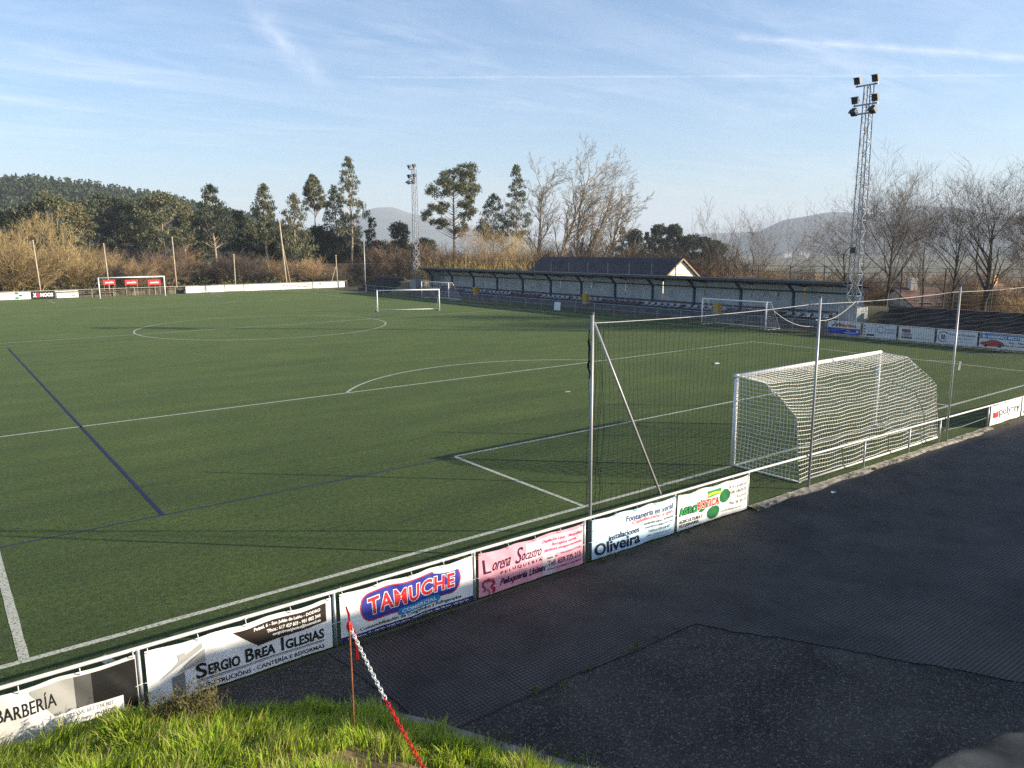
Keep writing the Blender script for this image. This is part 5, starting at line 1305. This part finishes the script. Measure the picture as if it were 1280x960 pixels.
# bare trees
BARE = 'leafless trees around the ground'
def bare_px(u, vt, lab, seed, barkm, twigm, Y=None, X=None, group=BARE, **k):
    loc, H, t = px_tree(u, Y, X, vt); return bare_tree(lab, loc, seed, barkm, twigm, group, H=H, **k)
bare_px(1112, 214, 'tall leafless tree right of the tall floodlight tower', 101, BARK_DK, TWIG_DK, X=40, r0=0.16, levels=6, n0=13, ang=0.66, up=0.34, first=0.16, ratio=0.68, kids=(4, 5), minr=0.007, wiggle=0.09)
bare_px(1060, 262, 'leafless spreading tree left behind the tall floodlight tower', 102, BARK_DK, TWIG_DK, X=44, r0=0.16, levels=5, n0=11, ang=0.85, up=0.25, first=0.15, ratio=0.75, kids=(4, 5), minr=0.008)
bare_px(1236, 218, 'broad domed leafless tree at the right edge of the photo', 103, BARK_DK, TWIG_DK, X=39, r0=0.19, levels=6, n0=14, ang=0.70, up=0.38, first=0.14, ratio=0.70, kids=(3, 4), minr=0.007, wiggle=0.09)
bare_px(1195, 236, 'leafless tree just left of the broad domed one', 104, BARK_DK, TWIG_DK, X=38, r0=0.12, levels=6, n0=12, ang=0.66, up=0.36, first=0.15, ratio=0.66, kids=(3, 4), minr=0.007)
bare_px(1290, 226, 'leafless tree cut off by the right edge of the photo', 105, BARK_DK, TWIG_DK, X=40, r0=0.16, levels=6, n0=12, ang=0.7, up=0.36, first=0.15, ratio=0.68, kids=(4, 5), minr=0.007)
bare_px(1158, 262, 'smaller leafless tree between the two big ones on the right', 106, BARK_DK, TWIG_DK, X=43, r0=0.10, levels=5, n0=10, ang=0.6, up=0.3, first=0.2, ratio=0.62, kids=(4, 5), minr=0.008)
bare_px(934, 264, 'upright leafless tree behind the right half of the stand', 107, BARK_DK, TWIG_DK, X=62, r0=0.14, levels=5, n0=9, ang=0.65, up=0.40, first=0.10, ratio=0.66, kids=(3, 5), minr=0.010, stems=3, spread=0.35)
# leaning ivy clad trees behind the shed
LT = [(672, 184, 0.34, 'pale leaning bare tree, leftmost of the tall group behind the shed', 111, 730), (664, 205, 0.22, 'slim pale bare tree at the left of the tall group', 112, 690), (706, 214, 0.33, 'ivy wrapped bare tree leaning right, middle of the tall group', 113, 768), (742, 240, 0.40, 'bare tree leaning far right over the shed roof', 114, 784), (716, 232, 0.12, 'straight ivy wrapped bare tree in the middle of the tall group', 115, 735)]
for (u, vt, ln, lab, sd, ut) in LT:
    Y = 92 if u < 690 else 84
    loc, H, t = px_tree(u, Y, None, vt); dxm = (ut-u)/FPX*t; vec = Vector((RI.x, RI.y))*dxm/H*1.15
    tr = bare_tree(lab, loc, sd, mat('trunk_tan', (0.31, 0.245, 0.16), 0.9, var=0.3, scale=2), TWIG_PALE, 'tall leaning bare trees behind the shed', H=H, r0=0.40, levels=5, n0=22, ang=0.62, lean=(vec.x, vec.y), up=0.16, first=0.36, ratio=0.36, kids=(6, 8), minr=0.014, wiggle=0.09, trunk_f=1.0, r_end=0.2)
    if sd in (113, 114, 115):
        rng = np.random.default_rng(sd); n = 1500; zz = rng.uniform(0, 1, n)**1.2*H*0.6; rad = 0.75*(1-zz/(H*0.75)); a = rng.uniform(0, 2*pi, n)
        P = np.stack([vec.x*zz*0.95+np.cos(a)*rad*rng.uniform(.3, 1, n), vec.y*zz*0.95+np.sin(a)*rad*rng.uniform(.3, 1, n), zz], 1)
        quads_mesh('ivy', leaf_quads(rng, P, 0.32, 0.26, 0.2), LF_IVY, tr)
# brown thicket: a handful of bush shapes, each bush its own object
def bush_proto(seed, H, m, lab, group):
    t = thing('bare_bush', lab, 'bush', (0, 0, -200), 0, group); a, c = bare_branches(seed, H=H, r0=0.05, levels=4, n0=9, ang=0.6, up=0.35, first=0.12, ratio=0.62, kids=(6, 8), minr=0.011, stems=5, spread=0.5, wiggle=0.16, q=0.998)
    a.build('stem', m, t); c.build('crown', m, t); return t
GBU = 'leafless brown bushes in the thicket beyond the pitch'
LB = {'tan': 'leafless tan bush in the thicket beyond the far boards', 'rust': 'leafless reddish brown bush in the thicket beyond the pitch', 'gold': 'golden sunlit leafless bush in the thicket at the far left', 'dark': 'leafless bush coloured dark to read as a shaded gap in the far thicket'}
protos = {k: [bush_proto(200+i*7+len(k), 6.0, m, LB[k], GBU+' '+k) for i in range(2)] for k, m in (('tan', TWIG_TAN), ('rust', TWIG_RUST), ('gold', TWIG_GOLD), ('dark', TWIG_DK))}
used = set()
def place_bush(kind, u, vt, Y=None, X=None, wide=1.0):
    x, y, t = onY(u, Y) if X is None else onX(u, X); g = terrain(x, y); H = zat(u, vt, t)-g
    i = R.randrange(2); p = protos[kind][i]; s_ = H/6.0; sc = (s_*wide, s_*wide, s_); rz = R.uniform(0, 6.28)
    if (kind, i) not in used:
        used.add((kind, i)); p.location = (x, y, g-0.05); p.scale = sc; p.rotation_euler = (0, 0, rz)
    else: dup(p, (x, y, g-0.05), rz, scale=sc)
u = -15
while u < 118:
    place_bush('gold', u, R.uniform(294, 322), Y=R.uniform(102, 118), wide=1.25); u += R.uniform(8, 13)
u = 100
while u < 470:
    q_ = R.random(); k = 'rust' if q_ < 0.36 else ('tan' if q_ < 0.70 else 'dark')  # dark kind mixed in so its colour reads as shaded gaps
    place_bush(k, u, R.uniform(300, 326) if u < 260 else R.uniform(312, 335), Y=R.uniform(103, 122), wide=1.3); u += R.uniform(7, 12)
u = 470
while u < 900:
    place_bush('tan' if R.random() < 0.6 else 'rust', u, R.uniform(296, 318) if u < 800 else R.uniform(306, 322), Y=None, X=R.uniform(50, 60) if u > 620 else R.uniform(42, 52), wide=1.25); u += R.uniform(11, 17)
for u, v in ((905, 322), (925, 328), (948, 331), (985, 336), (1012, 338), (1035, 341), (1060, 343), (1090, 345), (1115, 352), (1212, 356), (1225, 346), (1245, 350), (1265, 348)): place_bush('tan' if u % 2 else 'rust', u, v, X=R.uniform(46, 58), wide=1.3)
for u, v in ((1000, 334), (1048, 337), (1105, 336), (1150, 334), (1200, 332), (1255, 330)): place_bush('rust', u, v, X=R.uniform(95, 130), wide=1.6)
bare_px(82, 268, 'golden leafless tree standing tall in the far left thicket', 121, TWIG_GOLD, TWIG_GOLD, Y=106, r0=0.14, levels=5, n0=11, ang=0.6, up=0.35, first=0.15, ratio=0.6, kids=(4, 6), minr=0.014)
bare_px(22, 280, 'golden leafless tree near the left edge of the photo', 122, TWIG_GOLD, TWIG_GOLD, Y=104, r0=0.13, levels=5, n0=11, ang=0.65, up=0.35, first=0.12, ratio=0.65, kids=(4, 6), minr=0.014)
bare_px(605, 282, 'tan leafless tree above the left half of the stand roof', 123, TWIG_TAN, TWIG_TAN, X=48, r0=0.15, levels=5, n0=11, ang=0.75, up=0.25, first=0.15, ratio=0.7, kids=(4, 6), minr=0.013)
bare_px(640, 292, 'golden brown leafless tree left of the shed roof', 124, TWIG_GOLD, TWIG_GOLD, X=47, r0=0.13, levels=5, n0=11, ang=0.8, up=0.2, first=0.15, ratio=0.7, kids=(4, 6), minr=0.013)
# green scrub along the foot of the far side
rng = np.random.default_rng(77)
P = []
for k in range(130):
    u = rng.uniform(-15, 500); x, y, t = onY(u, rng.uniform(100.5, 112)); g = terrain(x, y); n = int(rng.uniform(70, 190)); hh = rng.uniform(0.5, 1.7)
    P.append(np.array([x, y, g+hh*0.4])+sphere_pts(rng, n, 0.1)*np.array([hh*1.3, hh*1.3, hh*0.8]))
o = quads_mesh('undergrowth', leaf_quads(rng, np.concatenate(P), 0.5, 0.22, 0.0), leafmat('leaf_scrub', (0.085, 0.085, 0.035))); tag(o, 'low green and brown scrub along the foot of the thicket', None, kind='stuff')
P = []
for k in range(120):
    u = rng.uniform(505, 660); x, y, t = onX(u, rng.uniform(38, 46)); g = terrain(x, y); n = 60; hh = rng.uniform(2.2, 3.4)
    q = np.array([x, y, g])+np.stack([rng.normal(0, .5, n), rng.normal(0, .5, n), rng.uniform(0, hh, n)], 1); P.append(q)
o = quads_mesh('reeds', leaf_quads(rng, np.concatenate(P), 1.1, 0.06, -1.2), mat('reed_straw', (0.26, 0.19, 0.06), 0.8, island=0.4)); tag(o, 'yellow reeds behind the left end of the stand', None, kind='stuff')
# far woodland on the hill: one mass
rng = np.random.default_rng(12); P = []; 
rows = HILL; ni = len(rows); nj = len(rows[0]); Q = []
for k in range(5200):
    i = rng.integers(0, ni-1); j = rng.integers(0, 7); a, c = rng.random(2)
    p = (np.array(rows[i][j])*(1-a)+np.array(rows[i+1][j])*a)*(1-c)+(np.array(rows[i][j+1])*(1-a)+np.array(rows[i+1][j+1])*a)*c
    if j < 3 and rng.random() < 0.3: continue
    h = rng.uniform(6, 12); w = h*rng.uniform(0.16, 0.28); con = rng.random() < 0.6
    nn = 60; zz = rng.uniform(0.1, 1, nn)
    prof_ = (1-zz) if con else np.sqrt(np.maximum(0.02, 1-(2*zz-1.05)**2))*0.8
    an = rng.uniform(0, 2*pi, nn); rr = w*prof_*rng.uniform(0.4, 1.05, nn)+0.15
    Q.append(np.stack([p[0]+np.cos(an)*rr, p[1]+np.sin(an)*rr, p[2]-1+zz*h], 1))
Q = np.concatenate(Q)
o = quads_mesh('far_forest', leaf_quads(rng, Q, 1.8, 0.9, 0.3), leafmat('leaf_forest', (0.052, 0.075, 0.036), 0.6)); tag(o, 'distant dark forest covering the hill at the left', None, kind='stuff')
# bare brownish strip on the hill top at far left
# ------------------------------------------------------------------ houses in the background
def house(label, u, t, veave, vridge, vbase, w_px, wallc, roofc, rz=0.0, group=None, chimney=True, deep=7.0, winds=2, name='house'):
    x, y, t = onD(u, t); g = zat(u, vbase, t); ez = zat(u, veave, t)-g; rz_ = zat(u, vridge, t)-g; w = w_px/FPX*t/2
    h = thing(name, label, 'house', (x, y, g), YAW+rz, group)
    wm = mat('house_wall_%d' % int(wallc[0]*1000+wallc[2]*77), wallc, 0.9, var=0.1, scale=1); rm = mat('house_roof_%d' % int(roofc[0]*1000), roofc, 0.85, var=0.35, scale=1.2)
    b = MB(); d = deep
    b.v = [(-w, 0, -2), (w, 0, -2), (w, d, -2), (-w, d, -2), (-w, 0, ez), (w, 0, ez), (w, d, ez), (-w, d, ez), (-w, d/2, rz_-0.12), (w, d/2, rz_-0.12)]
    b.f = [(0, 1, 5, 4), (2, 3, 7, 6), (1, 2, 6, 9, 5), (3, 0, 4, 8, 7)]; b.build('wall', wm, h)
    ro = None
    for s in (0, 1):
        y0 = -0.45 if s == 0 else d+0.45; z0 = ez-0.45*(rz_-ez)/(d/2)
        b = MB(); e = w+0.3; b.v = [(-e, y0, z0), (e, y0, z0), (e, d/2, rz_), (-e, d/2, rz_), (-e, y0, z0+.14), (e, y0, z0+.14), (e, d/2, rz_+.14), (-e, d/2, rz_+.14)]
        b.f = [(3, 2, 1, 0), (4, 5, 6, 7), (0, 1, 5, 4), (1, 2, 6, 5), (2, 3, 7, 6), (3, 0, 4, 7)]
        if s: b.f = [tuple(reversed(f)) for f in b.f]
        q = b.build('roof', rm, h); ro = ro or q
    if chimney: MB().box(-w*0.2-0.3, -w*0.2+0.3, d/2-0.6, d/2+0.0, rz_-0.4, rz_+1.0).build('chimney', wm, ro)
    for k in range(winds):
        cx = -w+2*w*(k+0.6)/(winds+0.2)
        f = MB().box(cx-0.62, cx+0.62, -0.06, -0.005, ez*0.42, ez*0.42+1.15).build('window', mat('frame_grey', (0.35, 0.36, 0.37), 0.6), h)
        MB().box(cx-0.52, cx+0.52, -0.075, -0.062, ez*0.42+0.1, ez*0.42+1.05).build('pane', mat('dark_glass', (0.02, 0.025, 0.03), 0.1), f)
house('cream house with a brown tiled roof behind the trees on the right', 1174, 66, 382, 364, 402, 50, (0.56, 0.53, 0.44), (0.15, 0.09, 0.065), winds=2)
house('ochre sunlit house at the right edge of the photo', 1288, 78, 372, 358, 412, 34, (0.62, 0.36, 0.12), (0.16, 0.09, 0.06), winds=1, rz=0.5)
for i, (u, v, wp, lab) in enumerate(((986, 317, 9, 'tiny long white house in the far valley'), (1001, 314, 4, 'tiny white house in the far valley, right of the long one'), (1010, 318, 4, 'tiny pale house right of two others in the far valley'))):
    house(lab, u, 1150, v-1.0, v-2.6, v+3, wp, (0.78, 0.77, 0.74), (0.30, 0.14, 0.09), chimney=False, winds=1, group='far houses in the valley')

# bird in the sky
b = MB(); b.v = [(0.22, 0, 0), (0, 0.05, 0.02), (-0.2, 0, 0), (0, -0.05, 0.02), (0, 0, -0.05), (0.03, 0.45, 0.14), (-0.06, 0.42, 0.13), (0.03, -0.45, 0.14), (-0.06, -0.42, 0.13)]
b.f = [(0, 1, 4), (1, 2, 4), (2, 3, 4), (3, 0, 4), (0, 3, 2, 1), (1, 5, 6), (3, 8, 7)]
p = CAM+ray(1117, 203)*150; tag(b.build('bird', mat('bird_dark', (0.03, 0.03, 0.03), 0.8), loc=p), 'small dark bird flying right of the tall floodlight tower', 'bird'); bpy.context.view_layer.update()

# ------------------------------------------------------------------ foreground: stake, chain, dry shrub, stone wall
def foreground():
    P0 = CAM+ray(443, 925)*8.35; P0.z = bank_z(P0.x, P0.y)
    t = thing('barrier_stake', 'thin rusty iron stake with a red ribbon knotted at its top', 'stake', P0)
    TOPZ = 1.31
    MB().tube([(0, 0, -0.2), (0.004, 0.0, 0.6), (0, 0, TOPZ)], 0.0105, 6).build('rod', mat('rust', (0.20, 0.075, 0.03), 0.9, var=0.4, scale=12), t, smooth=True)
    redm = mat('ribbon_red', (0.60, 0.012, 0.012), 0.5)
    b = MB(); r = random.Random(6)
    def strip(pts, w):
        pts = [Vector(p) for p in pts]; base = len(b.v)
        for i, p in enumerate(pts): s = RI*w*(0.8+0.3*sin(i*2.1)); b.v += [tuple(p-s), tuple(p+s)]
        for i in range(len(pts)-1): b.f.append((base+2*i, base+2*i+1, base+2*i+3, base+2*i+2))
    strip([Vector((0, -0.01, TOPZ-0.02))+RI*(-0.03)+Vector((0, 0, 0.24)), Vector((0, -0.01, TOPZ+0.13))-RI*0.005, Vector((0, -0.012, TOPZ+0.02))], 0.012)
    b.tube([Vector((0, 0, TOPZ-0.06)), Vector((0, 0, TOPZ-0.02)), Vector((0, 0, TOPZ+0.02)), Vector((0, 0, TOPZ+0.05))], [0.018, 0.033, 0.03, 0.012], 7)
    strip([Vector((0, -0.02, TOPZ-0.02))+RI*0.02, Vector((0, -0.03, TOPZ-0.12))+RI*0.055, Vector((0, -0.03, TOPZ-0.26))+RI*0.06, Vector((0, -0.03, TOPZ-0.37))+RI*0.062], 0.02)
    b.build('ribbon', redm, t)
    P1 = CAM+ray(606, 1085)*4.9; zb = bank_z(P1.x, P1.y)
    t2 = thing('barrier_stake', 'second rusty iron stake holding the near end of the chain', 'stake', (P1.x, P1.y, zb))
    MB().tube([(0, 0, -0.2), (0, 0, P1.z-zb+0.05)], 0.0105, 6).build('rod', MATS['rust'], t2, smooth=True)
    # plastic chain
    c = thing('plastic_chain', 'red and white plastic chain hanging from the rusty stake towards the camera', 'chain', P0)
    a = Vector((0.01, -0.015, TOPZ-0.03)); e = P1-P0
    n = 58; pts = []
    for i in range(n+1): k = i/n; p = a.lerp(e, k); p.z -= 0.10*4*k*(1-k); pts.append(p)
    wm = mat('chain_white', (0.80, 0.80, 0.78), 0.45); bw, br, bw2 = MB(), MB(), MB()
    for i in range(n):
        p, q = pts[i], pts[i+1]; d = (q-p).normalized(); s = d.cross(Vector((0, 0, 1))).normalized(); u = s.cross(d)
        w = (s*cos(0.75)+u*sin(0.75)) if i % 2 else (s*cos(0.75)-u*sin(0.75)); m_ = (p+q)/2; l = (q-p).length*0.72
        kx = i/n; tgt = br if 0.36 < kx < 0.665 else (bw if kx < 0.5 else bw2)
        ring = [m_+d*l*cos(x)+w*0.0135*sin(x)*(1.25 if abs(sin(x)) > 0.5 else 1) for x in lin(0, 2*pi, 13)]
        tgt.tube(ring, 0.0046, 5, cap=False)
    bw.build('white_links', wm, c, smooth=True); bw2.build('white_links', wm, c, smooth=True); br.build('red_links', mat('chain_red', (0.62, 0.015, 0.015), 0.45), c, smooth=True)
    # dry shrub before the builder's banner
    r = random.Random(8)
    for j, (u, v, d, hh, n, lab) in enumerate(((250, 868, 9.0, 0.48, 95, 'dry brownish weed standing before the builder banner'), (215, 872, 9.0, 0.42, 70, 'paler dry weed at the left end of the builder banner'))):
        p = CAM+ray(u, v+16)*d; p.z = max(bank_z(p.x, p.y), 0)
        t = thing('dry_weed', lab, 'weed', p, group='dry weeds on the bank'); b = MB(); lv = []
        for k in range(n):
            an = r.uniform(0, 2*pi); L = hh*r.uniform(0.5, 1.1); sp = r.uniform(0.1, 0.55); dr = Vector((cos(an)*sp, sin(an)*sp, 1)).normalized(); o = Vector((r.uniform(-.22, .22), r.uniform(-.10, .10), -0.03))
            q = [o, o+dr*L*0.5, o+dr*L+Vector((cos(an), sin(an), 0))*L*0.12]; b.tube(q, [0.004, 0.003, 0.0015], 3, cap=False)
            for z in range(7): lv.append(q[1].lerp(q[2], r.random())+Vector((r.gauss(0, .02), r.gauss(0, .02), r.gauss(0, .02))))
        b.build('stem', mat('weed_stem', (0.14, 0.11, 0.055), 0.9, island=0.4), t)
        quads_mesh('leaves', leaf_quads(np.random.default_rng(j), np.array([tuple(x) for x in lv]), 0.05, 0.016, -0.3), mat('weed_leaf', (0.14, 0.13, 0.045), 0.8, island=0.5, trans=0.3), t)
    # rough stone wall top close to the camera, bottom right corner
    p = CAM+ray(1352, 1078)*0.5
    t = thing('stone_wall', 'blurred rough stone wall top in the bottom right corner', 'wall', (p.x, p.y, 0))
    def stone(c, rx, ry, rz_, sd):
        bm = bmesh.new(); bmesh.ops.create_icosphere(bm, subdivisions=4, radius=1)
        for v in bm.verts:
            k = 1+0.42*mnoise.noise(v.co*1.3+Vector((sd, 0, 0)))+0.16*mnoise.noise(v.co*3+Vector((sd, 3, 0)))+0.04*mnoise.noise(v.co*11)
            v.co = Vector((v.co.x*rx*k, v.co.y*ry*k, v.co.z*rz_*k))+Vector(c)
        me = bpy.data.meshes.new('stone'); bm.to_mesh(me); bm.free(); me.polygons.foreach_set('use_smooth', [True]*len(me.polygons))
        me.materials.append(mat('granite', (0.20, 0.155, 0.105), 0.95, var=0.7, scale=14, bump=0.6, bscale=40)); o = bpy.data.objects.new('stone', me); COL.objects.link(o); o.parent = t
    s = RI; f = Vector((FW.x, FW.y, 0)).normalized()
    zt = p.z
    stone(Vector((0, 0, zt+0.000))-s*0.03, 0.10, 0.07, 0.045, 1); stone(Vector((0, 0, zt+0.022))+s*0.13, 0.10, 0.09, 0.06, 2); stone(Vector((0, 0, zt-0.01))+s*0.33, 0.13, 0.1, 0.09, 3)
    zz = zt-0.12; k = 10
    while zz > 3.6:
        for dx in (-0.02, 0.22, 0.45): stone(Vector((0, 0, zz))+s*(dx+R.uniform(-.03, .03)), 0.15, 0.13, 0.09, k); k += 1
        zz -= 0.13
    core = MB().obox(Vector((0, 0, (zt-0.30)/2))+s*0.21, s*0.25, f*0.05, Vector((0, 0, (zt-0.30)/2))); core.build('core', mat('granite_core', (0.2, 0.17, 0.13), 0.95), t)
foreground()

# weeds along the foot of the railing and the bank kerb
def edge_weeds():
    rng = np.random.default_rng(31); P = []
    spots = [(rng.uniform(-16.5, 8), -2.56+rng.normal(0, 0.03), 0.0) for _ in range(70)]+[(-16.25+0.9*t+rng.normal(0, .04), -5.0-1.75*t+rng.normal(0, .04), 0.02) for t in rng.uniform(0, 1, 26)]
    spots += [(-15.9+4.3*t, -5.2+rng.normal(0, .05), 0.0) for t in rng.uniform(0, 1, 9)]
    for (x, y, z) in spots:
        n = int(rng.uniform(6, 26)); r_ = rng.uniform(0.02, 0.09)
        P.append(np.stack([x+rng.normal(0, r_, n), y+rng.normal(0, r_*0.5, n), z+rng.uniform(0.01, r_*1.3+0.02, n)], 1))
    o = quads_mesh('edge_weeds', leaf_quads(rng, np.concatenate(P), 0.07, 0.014, -0.5), mat('edge_weed', (0.10, 0.12, 0.03), 0.8, island=0.5, trans=0.2)); tag(o, 'small weeds along the railing foot and the kerb', None, kind='stuff')
edge_weeds()
